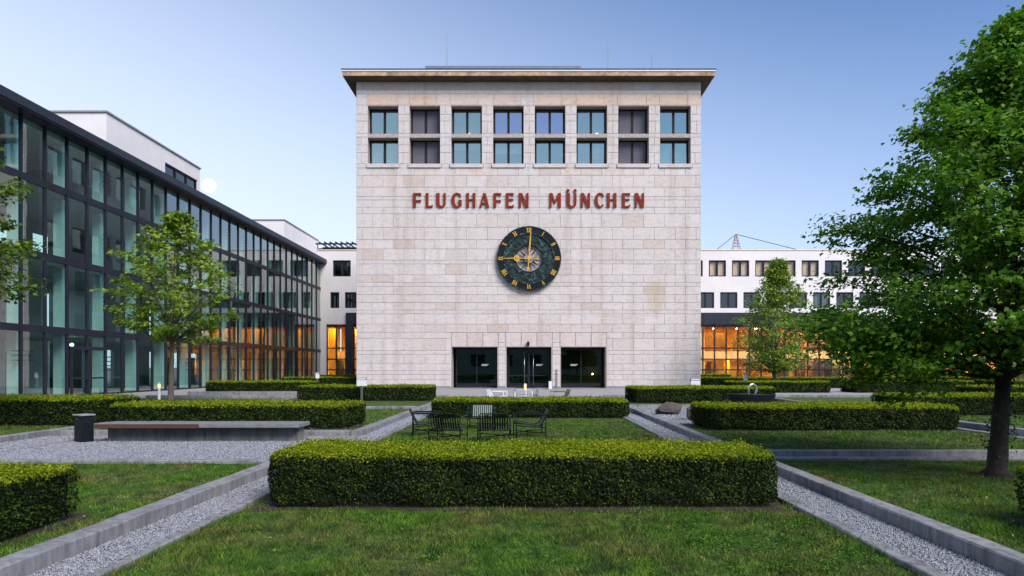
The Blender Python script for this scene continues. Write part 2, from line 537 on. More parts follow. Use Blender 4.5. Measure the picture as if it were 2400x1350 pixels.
M_leafm = leaf_mat('maple_leaves', (0.052, 0.120, 0.009), (0.15, 0.25, 0.016), (0.29, 0.38, 0.024), 0.3, 0.6)
M_leafe = leaf_mat('edge_maple_leaves', (0.030, 0.072, 0.008), (0.085, 0.155, 0.014), (0.19, 0.26, 0.02), 0.35, 0.7, 0.55, 0.25)
M_leafn = leaf_mat('young_leaves', (0.052, 0.125, 0.014), (0.15, 0.25, 0.022), (0.29, 0.39, 0.04), 0.3, 0.5)
M_dgreen = simple('dark_green_powder_coat', (0.006, 0.010, 0.010), 0.4, vary=0.1, spec=0.12)
M_palegreen = simple('grey_green_powder_coat', (0.16, 0.21, 0.19), 0.4, vary=0.1)
M_olive = simple('olive_powder_coat', (0.07, 0.08, 0.05), 0.4, vary=0.1)
M_whitecoat = simple('white_powder_coat', (0.72, 0.72, 0.74), 0.4, vary=0.04)
M_woodg = simple('weathered_grey_wood', (0.17, 0.17, 0.18), 0.85, vary=0.25, scale=5)
M_woodr = simple('red_brown_wood', (0.085, 0.030, 0.022), 0.7, vary=0.3, scale=5)
M_bin = simple('dark_bin_metal', (0.010, 0.014, 0.016), 0.35, vary=0.1, spec=0.12)
M_steel = simple('brushed_steel', (0.55, 0.55, 0.58), 0.3, 1.0, vary=0.06)
M_rock = simple('brown_boulder', (0.085, 0.068, 0.062), 0.9, vary=0.35, scale=3, bump=0.8, bscale=9)
M_basin = simple('black_basin', (0.008, 0.011, 0.015), 0.35, vary=0.2, spec=0.12)
M_water = simple('basin_water', (0.02, 0.025, 0.03), 0.03, vary=0.1)
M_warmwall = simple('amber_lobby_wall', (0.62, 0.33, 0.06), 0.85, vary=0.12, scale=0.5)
M_darkwood = simple('dark_wood_panel', (0.10, 0.05, 0.02), 0.6, vary=0.3, scale=1)
M_lampwarm = emit('warm_ceiling_lamp', (1.0, 0.56, 0.08), 62.0)
M_roomlamp = emit('room_lamp_glow', (1.0, 0.62, 0.2), 3.0)
M_lampsoft = emit('orange_bollard_lamp', (1.0, 0.36, 0.08), 3.0)
M_lampgreen = emit('office_lamp', (0.9, 1.0, 0.85), 12.0)
M_moon = emit('moonlight', (1.0, 0.98, 0.95), 2.0)
M_cranered = simple('crane_red', (0.42, 0.20, 0.15), 0.7)
M_panel = simple('solar_housing', (0.16, 0.19, 0.26), 0.4, vary=0.1)

# ------------------------------------------------------------------ the ground
def sheet(name, x0, x1, y0, y1, z, mat, label, cat, nx=1, ny=1):
    mb = MB()
    for i in range(nx):
        for j in range(ny):
            xa, xb = x0+(x1-x0)*i/nx, x0+(x1-x0)*(i+1)/nx
            ya, yb = y0+(y1-y0)*j/ny, y0+(y1-y0)*(j+1)/ny
            mb.quad((xa, ya, z), (xb, ya, z), (xb, yb, z), (xa, yb, z))
    o = mb.build(name, mat)
    return tag(o, label, cat, kind='structure')

sheet('ground', -4000, 4000, -4000, 4000, -0.06, M_ground, 'far ground reaching to the horizon', 'ground')
sheet('plaza', -40, 90, 36.9, 88, 0.0, M_pave, 'pale grey paving in front of the stone tower', 'paving')
sheet('path', -26.6, -20.6, 10, 36.9, 0.03, M_pave, 'grey paved path beside the glass building', 'path')

LZ = 0.10
# lawns: (x0, x1, y0, y1, z)
LAWNS = [
    ('central lawn between the two gravel channels, in front of the nearest hedge and behind it', -3.40, 3.20, 2.0, 30.0, 0.0),
    ('front left lawn between kerb and gravel court', -14.0, -4.23, 2.0, 12.04, 0.0),
    ('front right lawn under the dark maple', 4.08, 16.0, 2.0, 12.39, 0.0),
    ('right lawn in front of the second right hedge', 4.08, 11.05, 13.1, 19.2, LZ),
    ('right lawn strip between gravel court and cross channel', 4.08, 11.05, 28.0, 36.4, LZ),
    ('far right lawn beyond the second channel', 11.95, 40.0, 13.1, 36.4, LZ),
    ('left lawn behind the bench', -11.2, -4.23, 16.6, 26.2, LZ),
    ('left lawn strip in front of the far left hedge', -11.2, -4.23, 26.6, 36.4, LZ),
    ('outer left lawn with the young tree', -20.4, -11.75, 12.24, 35.2, LZ),
]
for lab, x0, x1, y0, y1, z in LAWNS:
    sheet('lawn', x0, x1, y0, y1, z, M_grass, lab, 'lawn')

# kerbs: long concrete kerbs cast in lengths
def kerb(label, x0, x1, y0, y1, z0, z1, seg=3.0):
    root = thing('kerb', label, 'kerb', ((x0+x1)/2, (y0+y1)/2, z0), kind='structure')
    along_y = (y1-y0) > (x1-x0)
    a0, a1 = (y0, y1) if along_y else (x0, x1)
    n = max(1, round((a1-a0)/seg))
    for i in range(n):
        a = a0+(a1-a0)*i/n+0.005; b = a0+(a1-a0)*(i+1)/n-0.005
        dz = random.uniform(-0.006, 0.006); dd = random.uniform(-0.006, 0.006)
        # a slightly uneven top edge: several short spans with worn corners
        m = max(2, int((b-a)/0.4)); w = []
        mb = MB()
        for j in range(m+1):
            t = a+(b-a)*j/m
            hh = z1+dz+random.uniform(-0.0035, 0.0035)
            c0, c1 = random.uniform(0.006, 0.020), random.uniform(0.006, 0.020)
            lo, hi = (x0, x1) if along_y else (y0, y1)
            lo += dd; hi += dd
            for p, q in ((lo, z0), (lo, hh-c0), (lo+c0, hh), (hi-c1, hh), (hi, hh-c1), (hi, z0)):
                mb.v.append((p, t, q) if along_y else (t, p, q))
        for j in range(m):
            for k in range(5):
                f = (j*6+k, j*6+k+1, (j+1)*6+k+1, (j+1)*6+k)
                mb.f.append(f[::-1] if along_y else f)
        e0 = tuple(range(6)); e1 = tuple(range(m*6, m*6+6))
        mb.f.append(e0 if along_y else e0[::-1]); mb.f.append(e1[::-1] if along_y else e1)
        mb.build('kerb_stone', M_conc, root)
    return root

kerb('low concrete kerb between central lawn and left gravel channel', -3.52, -3.40, 2.0, 36.0, -0.05, 0.055)
kerb('tall concrete kerb of the left gravel channel, in the foreground', -4.23, -4.00, 2.0, 12.24, -0.05, 0.177)
kerb('tall concrete kerb of the left gravel channel, beyond the gravel court', -4.23, -4.00, 16.4, 36.0, -0.05, 0.177)
kerb('low concrete kerb between central lawn and right gravel channel', 3.20, 3.37, 2.0, 36.0, -0.05, 0.055)
kerb('tall concrete kerb along the right gravel channel', 3.87, 4.08, 2.0, 36.0, -0.05, 0.177)
kerb('concrete kerb along the front of the gravel court', -14.0, -4.24, 12.04, 12.24, -0.05, 0.062)
kerb('concrete kerb behind the bench', -11.2, -4.235, 16.4, 16.6, -0.05, 0.18)
kerb('flush concrete edging across the mouth of the gravel court', -4.04, -3.95, 12.25, 16.39, -0.05, 0.052)
kerb('flush concrete edging left of the litter bin', -10.26, -10.17, 12.25, 16.38, -0.05, 0.052)
kerb('tall concrete kerb at the far left of the gravel court', -11.75, -11.53, 12.25, 36.0, -0.05, 0.18)
kerb('low front kerb of the right cross channel', 4.09, 16.0, 12.39, 12.62, -0.08, 0.056)
kerb('tall rear kerb of the right cross channel', 4.09, 16.0, 12.88, 13.09, -0.08, 0.125)
kerb('low kerb of the outer right channel', 11.06, 11.26, 13.1, 36.0, -0.05, 0.13)
kerb('tall kerb of the outer right channel', 11.68, 11.92, 13.1, 36.0, -0.05, 0.24)
kerb('concrete kerb at the back of the boulder court', 4.09, 11.04, 27.8, 28.0, -0.05, 0.17)
kerb('concrete edge between second right hedge and boulder court', 4.1, 11.04, 19.2, 19.3, -0.05, 0.11)
kerb('concrete kerb crossing the left lawn behind the second left hedge', -11.2, -4.235, 26.3, 26.5, -0.05, 0.20)
kerb('far concrete kerb in front of the plaza, right', 4.09, 40.0, 36.5, 36.8, -0.05, 0.22)
kerb('far concrete kerb in front of the plaza, left', -20.4, -4.24, 36.5, 36.8, -0.05, 0.20)
kerb('concrete kerb of the planter below the far left hedge', -20.0, -12.2, 40.2, 40.45, -0.02, 0.28)
kerb('dark edge of the plaza on the centre axis', -3.39, 3.19, 36.5, 36.85, -0.05, 0.16)

GRAVEL = [
    ('narrow gravel channel left of the central lawn', -4.00, -3.52, 2.0, 36.0, 0.030),
    ('narrow gravel channel right of the central lawn', 3.37, 3.87, 2.0, 36.0, 0.030),
    ('gravel court around the bench', -10.17, -4.04, 12.24, 16.4, 0.034),
    ('gravel strip left of the litter bin', -11.53, -10.26, 12.24, 16.4, 0.034),
    ('gravel in the right cross channel', 4.09, 16.0, 12.62, 12.88, -0.045),
    ('gravel in the outer right channel', 11.26, 11.68, 13.1, 36.0, 0.06),
    ('gravel court with boulders and basin', 4.09, 11.04, 19.3, 27.8, 0.075),
    ('gravel path across the right, before the plaza', 4.09, 40.0, 36.8, 38.4, 0.02),
    ('gravel path across the centre behind the white chairs', -3.39, 3.19, 30.0, 36.5, 0.03),
]
for lab, x0, x1, y0, y1, z in GRAVEL:
    sheet('gravel_bed', x0, x1, y0, y1, z, M_gravel, lab, 'gravel')

# loose chips lying on the gravel
def chips(x0, x1, y0, y1, z, dens, size):
    n = int((x1-x0)*(y1-y0)*dens)
    c = np.stack([rng.uniform(x0+size, x1-size, n), rng.uniform(y0, y1, n), z+rng.uniform(0.0, size*0.5, n)], 1)
    s = size*rng.uniform(0.55, 1.25, (n, 1))
    q = rng.normal(size=(n, 3)); q /= np.linalg.norm(q, axis=1, keepdims=True)
    t = rng.normal(size=(n, 3)); t -= q*np.sum(q*t, 1, keepdims=True); t /= np.linalg.norm(t, axis=1, keepdims=True)
    b = np.cross(q, t)
    P = [c+q*s*0.45, c+t*s*0.62, c+b*s*0.5, c-t*s*0.62, c-b*s*0.5, c-q*s*0.45]
    return P
def chip_mesh(name, patches, label):
    Vs, Fs, off = [], [], 0
    tri = np.array([(0,1,2),(0,2,3),(0,3,4),(0,4,1),(5,2,1),(5,3,2),(5,4,3),(5,1,4)])
    for p in patches:
        P = chips(*p)
        n = len(P[0])
        Vs.append(np.stack(P, 1).reshape(-1, 3))
        Fs.append((tri[None]+(np.arange(n)*6)[:, None, None]).reshape(-1, 3)+off)
        off += n*6
    V, Fa = np.concatenate(Vs).astype(np.float32), np.concatenate(Fs).astype(np.int32)
    me = bpy.data.meshes.new(name)
    me.vertices.add(len(V)); me.vertices.foreach_set('co', V.ravel())
    me.loops.add(Fa.size); me.loops.foreach_set('vertex_index', Fa.ravel())
    me.polygons.add(len(Fa)); me.polygons.foreach_set('loop_start', np.arange(0, Fa.size, 3, dtype=np.int32))
    me.update(calc_edges=True)
    me.materials.append(M_pebble)
    return tag(link(bpy.data.objects.new(name, me)), label, 'gravel', kind='stuff')
chip_mesh('gravel', [
    (-4.00, -3.50, 4.0, 9, 0.034, 4600, 0.018), (3.35, 3.87, 4.0, 9, 0.034, 4600, 0.018),
    (-4.00, -3.51, 9, 13, 0.034, 2400, 0.022), (3.36, 3.87, 9, 13, 0.034, 2400, 0.022),
    (-4.00, -3.52, 13, 24, 0.034, 1200, 0.028), (3.37, 3.87, 13, 24, 0.034, 1200, 0.028),
    (-10.17, -4.04, 12.24, 16.4, 0.038, 1500, 0.024), (-11.53, -10.26, 12.24, 16.4, 0.038, 1100, 0.026),
    (4.09, 11.0, 19.35, 27.7, 0.078, 350, 0.036), (-4.04, -3.52, 12.2, 16.4, 0.034, 1200, 0.024),
    (-3.52, -3.44, 4.0, 12, 0.058, 420, 0.016), (3.29, 3.37, 4.0, 12, 0.058, 420, 0.016), (-3.52, -3.40, 4.0, 12, 0.058, 90, 0.016), (3.21, 3.37, 4.0, 12, 0.058, 90, 0.016),
    (-3.40, -3.1, 4.0, 10, 0.004, 30, 0.016), (2.9, 3.19, 4.0, 10, 0.004, 30, 0.016)],
    'loose grey gravel chips in the channels and courts')

# ------------------------------------------------------------------ hedges
HEDGES = [
    # label, x0, x1, y0, y1, zb, zt, leaf length
    ('wide clipped hedge in the foreground centre, nearest to the viewer', -3.14, 3.04, 8.19, 9.70, 0.0, 0.66, 0.035),
    ('clipped hedge cut by the left edge in the foreground', -10.6, -5.05, 6.15, 7.70, 0.0, 0.62, 0.036),
    ('clipped hedge cut by the right edge in the foreground, only a sliver showing', 5.42, 10.4, 6.15, 7.60, 0.0, 0.62, 0.036),
    ('clipped hedge on the centre axis behind the dark chairs', -3.2, 3.4, 22.7, 25.1, 0.0, 0.60, 0.066),
    ('clipped hedge to the right of the centre, behind the right cross channel', 4.58, 11.0, 17.2, 19.15, LZ, 0.71, 0.058),
    ('clipped hedge directly behind the long bench', -10.95, -4.64, 17.7, 19.7, LZ, 0.73, 0.058),
    ('clipped hedge at the far left behind the litter bin', -20.2, -11.9, 18.7, 21.0, LZ, 0.84, 0.060),
    ('clipped hedge left of the white chairs with a lamp post before it', -11.0, -4.6, 32.5, 34.8, LZ, 0.80, 0.085),
    ('clipped hedge behind the black fountain basin', 4.8, 11.2, 30.5, 33.3, LZ, 0.79, 0.082),
    ('clipped hedge in the planter near the glass building', -19.4, -13.2, 41.0, 43.4, 0.02, 0.84, 0.10),
    ('clipped hedge behind the leaning end of the basin hedge, right of the tower', 13.9, 20.4, 45.7, 48.2, 0.0, 0.74, 0.11),
    ('clipped hedge behind the dark maple trunk', 12.5, 19.8, 22.6, 24.8, LZ, 0.76, 0.066),
    ('long far hedge in front of the lit lobby, right of the tower', 14.2, 26.0, 56.0, 58.0, 0.0, 0.86, 0.13),
    ('short far hedge at the right foot of the tower by the lobby', 17.0, 22.2, 74.0, 76.0, 0.0, 0.94, 0.15),
    ('long far hedge left of the tower, before the glass building', -20.2, -13.9, 56.0, 58.0, 0.0, 0.88, 0.13),
    ('short far hedge left of the tower by the amber lobby window', -20.6, -15.0, 66.0, 68.0, 0.0, 0.92, 0.14),
    ('clipped hedge seen right of the maple trunk near the right edge', 20.8, 29.0, 31.0, 33.2, LZ, 0.82, 0.085),
    ('far hedge glimpsed under the maple crown, left of its trunk', 22.0, 30.0, 45.7, 48.0, 0.0, 0.80, 0.12),
    ('far hedge before the lit lobby, glimpsed behind the maple crown', 27.4, 40.0, 56.0, 58.0, 0.0, 0.90, 0.14),
    ('far hedge at the right edge behind the maple trunk', 31.5, 41.0, 45.7, 48.0, 0.0, 0.84, 0.12),
]
def leaf_quads(c, n, L, W, fold=0.15):
    k = len(c)
    t = rng.normal(size=(k, 3)); t -= n*np.sum(n*t, 1, keepdims=True); t /= np.linalg.norm(t, axis=1, keepdims=True)+1e-9
    b = np.cross(n, t)
    L = np.asarray(L).reshape(-1, 1); W = np.asarray(W).reshape(-1, 1)
    V = np.stack([c-t*L/2, c+b*W/2+n*L*fold, c+t*L/2, c-b*W/2+n*L*fold], 1)
    return V.reshape(-1, 3)

def wob(x, y, ph):
    return 0.5*np.sin(x*1.7+ph)+0.3*np.sin(x*4.1+1.3*ph+y*2.0)+0.2*np.sin(x*9.0+y*7.0+ph*2.1)

def hedge(label, x0, x1, y0, y1, zb, zt, ll, idx):
    root = thing('hedge', label, 'hedge', ((x0+x1)/2, (y0+y1)/2, zb), group='clipped hedges of the courtyard')
    ph = idx*1.7
    d = 0.10
    m = MB().box(x0+d, x1-d, y0+d, y1-0.04, zb, zt-d)
    m.build('inner_twigs', M_hcore, root)
    lw = ll*0.62
    la = ll*lw*0.5
    dens = 1.7/la
    tops, sides = [], []
    rr = 0.09
    lift = 0.05 if y0 < 20 else 0.06          # bare stems show under the leaves
    rc = 0.20 if y0 < 10 else 0.28
    # plan outline: left flank, front, right flank, joined by rounded corners
    Ls, Lf, La = (y1-y0-rc), (x1-x0-2*rc), rc*math.pi/2
    tot = 2*Ls+Lf+2*La
    k = int(tot*(zt-zb-lift)*dens)
    u = rng.uniform(0, tot, k)
    z = zb+lift+(zt-zb-lift)*rng.uniform(0, 1, k)**0.92
    px, py, nx, ny = (np.zeros(k) for _ in range(4))
    m = u < Ls
    px[m] = x0; py[m] = y1-u[m]; nx[m] = -1
    m = (u >= Ls) & (u < Ls+La); th = (u[m]-Ls)/rc
    px[m] = x0+rc-rc*np.cos(th); py[m] = y0+rc-rc*np.sin(th); nx[m] = -np.cos(th); ny[m] = -np.sin(th)
    m = (u >= Ls+La) & (u < Ls+La+Lf)
    px[m] = x0+rc+u[m]-Ls-La; py[m] = y0; ny[m] = -1
    m = (u >= Ls+La+Lf) & (u < Ls+2*La+Lf); th = (u[m]-Ls-La-Lf)/rc
    px[m] = x1-rc+rc*np.sin(th); py[m] = y0+rc-rc*np.cos(th); nx[m] = np.sin(th); ny[m] = -np.cos(th)
    m = u >= Ls+2*La+Lf
    px[m] = x1; py[m] = y0+rc+u[m]-(Ls+2*La+Lf); nx[m] = 1
    up_ = np.clip((z-(zt-rr))/rr, 0, 1)
    inset = rr*(1-np.sqrt(np.maximum(0, 1-up_**2)))
    low = np.clip(1-(z-zb)/0.16, 0, 1)*0.05
    o_ = 0.040*wob(u, z*3, ph)+0.022*wob(u*3.3, z*9, ph+2)-inset-np.abs(rng.normal(0, 0.03, k))-low
    c = np.stack([px+nx*o_, py+ny*o_, z], 1)
    nrm = rng.normal(0, 0.6, (k, 3)); nrm[:, 0] += nx; nrm[:, 1] += ny; nrm[:, 2] += 0.25
    nrm /= np.linalg.norm(nrm, axis=1, keepdims=True)
    q = leaf_quads(c, nrm, ll*rng.uniform(0.6, 1.3, k), lw*rng.uniform(0.7, 1.2, k)).reshape(-1, 4, 3)
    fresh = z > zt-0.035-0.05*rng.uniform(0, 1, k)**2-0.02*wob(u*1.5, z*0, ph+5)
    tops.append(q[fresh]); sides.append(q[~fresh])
    # top
    k = int((x1-x0)*(y1-y0)*dens*1.15)
    x = rng.uniform(x0+0.01, x1-0.01, k); y = rng.uniform(y0+0.01, y1-0.01, k)
    e = np.minimum(np.minimum(x-x0, x1-x), np.minimum(y-y0, y1-y))
    dx_, dy_ = np.maximum(0, np.maximum(x0+rc-x, x-(x1-rc))), np.maximum(0, y0+rc-y)
    cr_ = (dx_ > 0) & (dy_ > 0); e = np.where(cr_, rc-np.hypot(dx_, dy_), e)
    ok = e > 0; x, y, e = x[ok], y[ok], e[ok]; k = len(x)
    drop = np.where(e < rr, rr-np.sqrt(np.maximum(0, rr**2-(rr-e)**2)), 0)
    z = zt+0.024*wob(x, y*2, ph)+0.012*wob(x*3.1, y*5, ph+3)-drop-np.abs(rng.normal(0, 0.022, k))+0.07*rng.uniform(0, 1, k)**14
    nrm = rng.normal(0, 0.5, (k, 3)); nrm[:, 2] += 1
    nrm /= np.linalg.norm(nrm, axis=1, keepdims=True)
    tops.append(leaf_quads(np.stack([x, y, z], 1), nrm, ll*rng.uniform(0.7, 1.25, k), lw*rng.uniform(0.7, 1.2, k)).reshape(-1, 4, 3))
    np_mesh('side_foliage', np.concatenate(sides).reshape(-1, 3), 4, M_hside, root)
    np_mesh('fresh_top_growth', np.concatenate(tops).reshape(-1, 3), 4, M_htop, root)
    # a strip of bare soil under and in front of the hedge
    sb = MB()
    nseg = 90
    pts = []
    for i in range(nseg):
        th = 2*math.pi*i/nseg
        ex, ey = math.cos(th), math.sin(th)
        k = 1/max(abs(ex), abs(ey))
        wj = random.uniform(0.0, 0.16)
        pts.append(((x0+x1)/2+ex*k*((x1-x0)/2+wj), (y0+y1)/2+ey*k*((y1-y0)/2+wj*(1.6 if y0 < 10 else 1)), zb+0.004))
    n0 = len(sb.v); sb.v += pts; sb.f.append(tuple(range(n0, n0+nseg)))
    so = sb.build('soil_bed', M_soil, root)

for i, h in enumerate(HEDGES):
    hedge(*h, i)

# ------------------------------------------------------------------ grass blades (countless: one object)
def in_hedge(x, y, pad):
    m = np.zeros(len(x), bool)
    for h in HEDGES:
        m |= (x > h[1]-pad) & (x < h[2]+pad) & (y > h[3]-pad) & (y < h[4]+pad)
    return m
def blades(x0, x1, y0, y1, z, dens, h, w):
    n = int((x1-x0)*(y1-y0)*dens)
    x = rng.uniform(x0, x1, n); y = rng.uniform(y0, y1, n)
    tuft = np.sin(x*3.1+np.sin(y*2.3)*1.7)*np.sin(y*3.7+np.sin(x*1.9)*1.3)
    keep = ~in_hedge(x, y, -0.02) & (~in_hedge(x, y, 0.22) | (rng.uniform(0, 1, n) < 0.35)) & (rng.uniform(0, 1, n) < 0.72+0.28*tuft)
    x, y, tuft = x[keep], y[keep], tuft[keep]
    n = len(x)
    th = rng.uniform(0, 2*math.pi, n)
    hh = h*rng.uniform(0.45, 1.35, n)*(1+0.45*tuft)*np.where(rng.uniform(0, 1, n) < 0.03, 1.8, 1.0)
    ww = w*rng.uniform(0.7, 1.3, n)
    lean = rng.normal(0, 0.6, (n, 2))*hh[:, None]
    dx, dy = np.cos(th)*ww/2, np.sin(th)*ww/2
    zz = np.full(n, z)
    a = np.stack([x-dx, y-dy, zz], 1); b = np.stack([x+dx, y+dy, zz], 1)
    t = np.stack([x+lean[:, 0], y+lean[:, 1], zz+hh], 1)
    return np.stack([a, b, t], 1).reshape(-1, 3)
G = [blades(-3.41, 3.21, 4.6, 8.3, 0.0, 6500, 0.036, 0.0065),
     blades(-3.41, -3.33, 4.6, 9, 0.0, 2500, 0.055, 0.008), blades(3.13, 3.21, 4.6, 9, 0.0, 2500, 0.055, 0.008),
     blades(-4.34, -4.24, 4.6, 12, 0.0, 1500, 0.06, 0.009), blades(4.09, 4.2, 4.6, 12, 0.0, 1500, 0.06, 0.009),
     blades(-9.5, -4.24, 4.6, 12.0, 0.0, 3200, 0.034, 0.008),
     blades(4.09, 10.5, 4.6, 12.38, 0.0, 3200, 0.034, 0.008),
     blades(-3.4, 3.2, 9.7, 22.6, 0.0, 1100, 0.040, 0.012),
     blades(4.09, 11.0, 13.1, 17.2, LZ, 900, 0.045, 0.014),
     blades(-11.0, -4.24, 16.6, 26.2, LZ, 350, 0.05, 0.018),
     blades(-19.0, -11.76, 12.3, 18.6, LZ, 350, 0.05, 0.018),
     blades(11.96, 22.0, 13.1, 22.6, LZ, 350, 0.05, 0.018)]
g = np_mesh('grass', np.concatenate(G), 3, M_blade)
tag(g, 'short mown grass blades covering the lawns', 'grass', kind='stuff')
# clover and plantain growing in the turf
CV = []
for x0, x1, y0, y1, z, n in ((-3.2, 3.1, 5.0, 8.0, 0.0, 60), (1.6, 3.1, 5.6, 7.6, 0.0, 90), (-3.2, 3.1, 9.9, 16, 0.0, 40), (-9, -4.3, 5.0, 11.8, 0.0, 90), (4.15, 9.5, 5.0, 12.2, 0.0, 100)):
    cx0 = rng.uniform(x0, x1, n); cy0 = rng.uniform(y0, y1, n)
    k = rng.integers(8, 34, n); idx = np.repeat(np.arange(n), k)
    sp = rng.uniform(0.03, 0.13, n)[idx]
    P = np.stack([cx0[idx]+rng.normal(0, 1, len(idx))*sp, cy0[idx]+rng.normal(0, 1, len(idx))*sp, z+rng.uniform(0.015, 0.05, len(idx))], 1)
    P = P[~in_hedge(P[:, 0], P[:, 1], 0.05) & (P[:, 0] > x0-0.05) & (P[:, 0] < x1+0.05)]
    nn = rng.normal(0, 0.45, (len(P), 3)); nn[:, 2] += 1; nn /= np.linalg.norm(nn, axis=1, keepdims=True)
    CV.append(leaf_quads(P, nn, rng.uniform(0.018, 0.04, len(P)), rng.uniform(0.014, 0.024, len(P))))
tag(np_mesh('clover', np.concatenate(CV), 4, M_clover), 'small clover clumps growing in the mown lawns', 'clover', kind='stuff')
n = 900
P = np.stack([rng.uniform(-8.5, 8.5, n), rng.uniform(4.8, 13, n), rng.uniform(0.02, 0.045, n)], 1)
P[(np.abs(P[:, 0]) > 3.3) & (np.abs(P[:, 0]) < 4.3), 2] += 0.035
P = P[~in_hedge(P[:, 0], P[:, 1], 0.0) & ~((P[:, 0] < -4) & (P[:, 1] > 12)) & ~((np.abs(P[:, 0]) > 3.85) & (np.abs(P[:, 0]) < 4.3))]
nn = rng.normal(0, 0.5, (len(P), 3)); nn[:, 2] += 1; nn /= np.linalg.norm(nn, axis=1, keepdims=True)
tag(np_mesh('leaf_litter', leaf_quads(P, nn, rng.uniform(0.015, 0.045, len(P)), rng.uniform(0.010, 0.028, len(P))), 4, M_litter), 'scattered dry brown leaf bits on lawns and gravel', 'leaf litter', kind='stuff')

# ------------------------------------------------------------------ the stone tower
YT = 54.4
TS = YT/F
def fx(x): return (x-VX)*TS
def fz(y): return CH-(y-VY)*TS
TX0, TX1 = fx(835), fx(1643)
TZ = fz(190)
tower = thing('stone_tower_building', 'tall travertine-clad tower block with clock, red lettering and overhanging flat roof', 'building', ((TX0+TX1)/2, YT+10, 0))

WX = [861.8+97.9*i for i in range(8)]
WOP = []
for x in WX:
    WOP.append((fx(x), fx(x+71.3), fz(313.2), fz(248.3)))
    WOP.append((fx(x), fx(x+71.3), fz(384), fz(322.2)))
DOP = [(fx(1059), fx(1165.7), 0.0, fz(813.5)), (fx(1187), fx(1292.3), 0.0, fz(813.5)), (fx(1314.4), fx(1420), 0.0, fz(813.5))]
core = MB()
wall_grid(core, TX0+0.03, TX1-0.03, 0.0, TZ, WOP+DOP, YT+0.03, YT+1.4)
core.build('wall_core', M_mortar, tower)
# side and rear walls with windows on the flanks
YE = YT+20
SIDEW = [(YT+2.2+3.0*i, YT+4.2+3.0*i, z, z+2.2) for i in range(6) for z in (4.2, 8.0, 11.8, 17.9)]
for xs, sg in ((TX0, -1), (TX1, 1)):
    mb = MB(); wall_grid(mb, YT+1.41, YE, 0.0, TZ, SIDEW, 0, 0.6)
    mb.v = [((xs+y) if sg < 0 else (xs-y), x, z) for x, y, z in mb.v]
    mb.f = [f if sg < 0 else f[::-1] for f in mb.f]
    mb.f = [f[::-1] for f in mb.f]
    mb.build('side_wall', M_stone_i, tower)
MB().box(TX0+0.6, TX1-0.6, YE-0.6, YE, 0, TZ).build('rear_wall', M_stone_i, tower)
for y0, y1, z0, z1 in SIDEW:
    w = MB().quad((TX0+0.3, y1, z0), (TX0+0.3, y0, z0), (TX0+0.3, y0, z1), (TX0+0.3, y1, z1)).build('side_window', M_gtower, tower)
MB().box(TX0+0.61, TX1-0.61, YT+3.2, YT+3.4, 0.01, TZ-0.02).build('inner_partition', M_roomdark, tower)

# ashlar courses: (y top, y bottom) in photo rows, alternating joint pattern
ROWS = [192, 210, 220, 246.5, 268, 284, 313, 321.5, 340, 358, 384, 394, 411, 439, 460.5, 469, 486, 501.4, 533, 562, 583.7, 610, 619,
        644.5, 662, 671.5, 691, 709.5, 727, 736, 760, 779.4, 793.5, 822, 831, 853, 869, 878, 890.4, 906]
PITCH = 48.9
stones = []    # (x0, x1, ytop, ybot) in px
for r, (ya, yb) in enumerate(zip(ROWS[:-1], ROWS[1:])):
    par = (r - 19) % 2          # row 533-562 is pattern B
    start = 872.5 if par == 0 else 848.7
    ym = (ya+yb)/2
    if 246 < ym < 384.5:        # piers between the windows
        spans = [(835, WX[0])]+[(WX[i]+71.3, WX[i+1]) for i in range(7)]+[(WX[7]+71.3, 1643)]
        for a, b in spans:
            if r % 2 == 0: stones.append((a, b, ya, yb))
            else:
                m = a+(b-a)*random.choice((0.42, 0.5, 0.58)); stones += [(a, m, ya, yb), (m, b, ya, yb)]
        continue
    if 384 < ym < 394:
        spans = [(835, WX[0]-4)]+[(WX[i]+75.3, WX[i+1]-4) for i in range(7)]+[(WX[7]+75.3, 1643)]
        stones += [(a, b, ya, yb) for a, b in spans]
        continue
    if ya == 220:               # tall lintel course over the windows
        xs = [835]
        for x in WX: xs += [x-1+5*(random.random()-0.5), x+64+5*(random.random()-0.5)]
        xs.append(1643)
        stones += [(a, b, ya, yb) for a, b in zip(xs[:-1], xs[1:])]
        continue
    js = []
    x = start-PITCH*2
    while x < 1643:
        js.append(x+random.uniform(-0.6, 0.6)); x += PITCH
    js = [j for j in js if 835+8 < j < 1643-8]
    if yb > 779.5:              # doors and their lintels
        top = 779.4
        groups = [(1059, 1165.7), (1187, 1292.3), (1314.4, 1420)]
        spans = [(835, 1057), (1422, 1643)]
        for a, b in spans:
            xs = [a]+[j for j in js if a+6 < j < b-6]+[b]
            stones += [(p, q, ya, yb) for p, q in zip(xs[:-1], xs[1:])]
        if yb > 815:
            for a, b in ((1167.7, 1185), (1294.3, 1312.4)):
                stones.append((a, b, max(ya, 814), yb))
        continue
    xs = [835]+js+[1643]
    stones += [(p, q, ya, yb) for p, q in zip(xs[:-1], xs[1:])]
# big lintel stones over the three entrances
for a, b in ((1057, 1167.7), (1184, 1295), (1311.6, 1422)):
    for k in range(3):
        stones.append((a+(b-a)*k/3+(0.8 if k else 1.2), a+(b-a)*(k+1)/3-(0.8 if k < 2 else 1.2), 780, 813))
for a, b in ((1168.2, 1183.5), (1295.5, 1311)):
    stones += [(a, b, 780, 803), (a, b, 803.5, 813.5)]

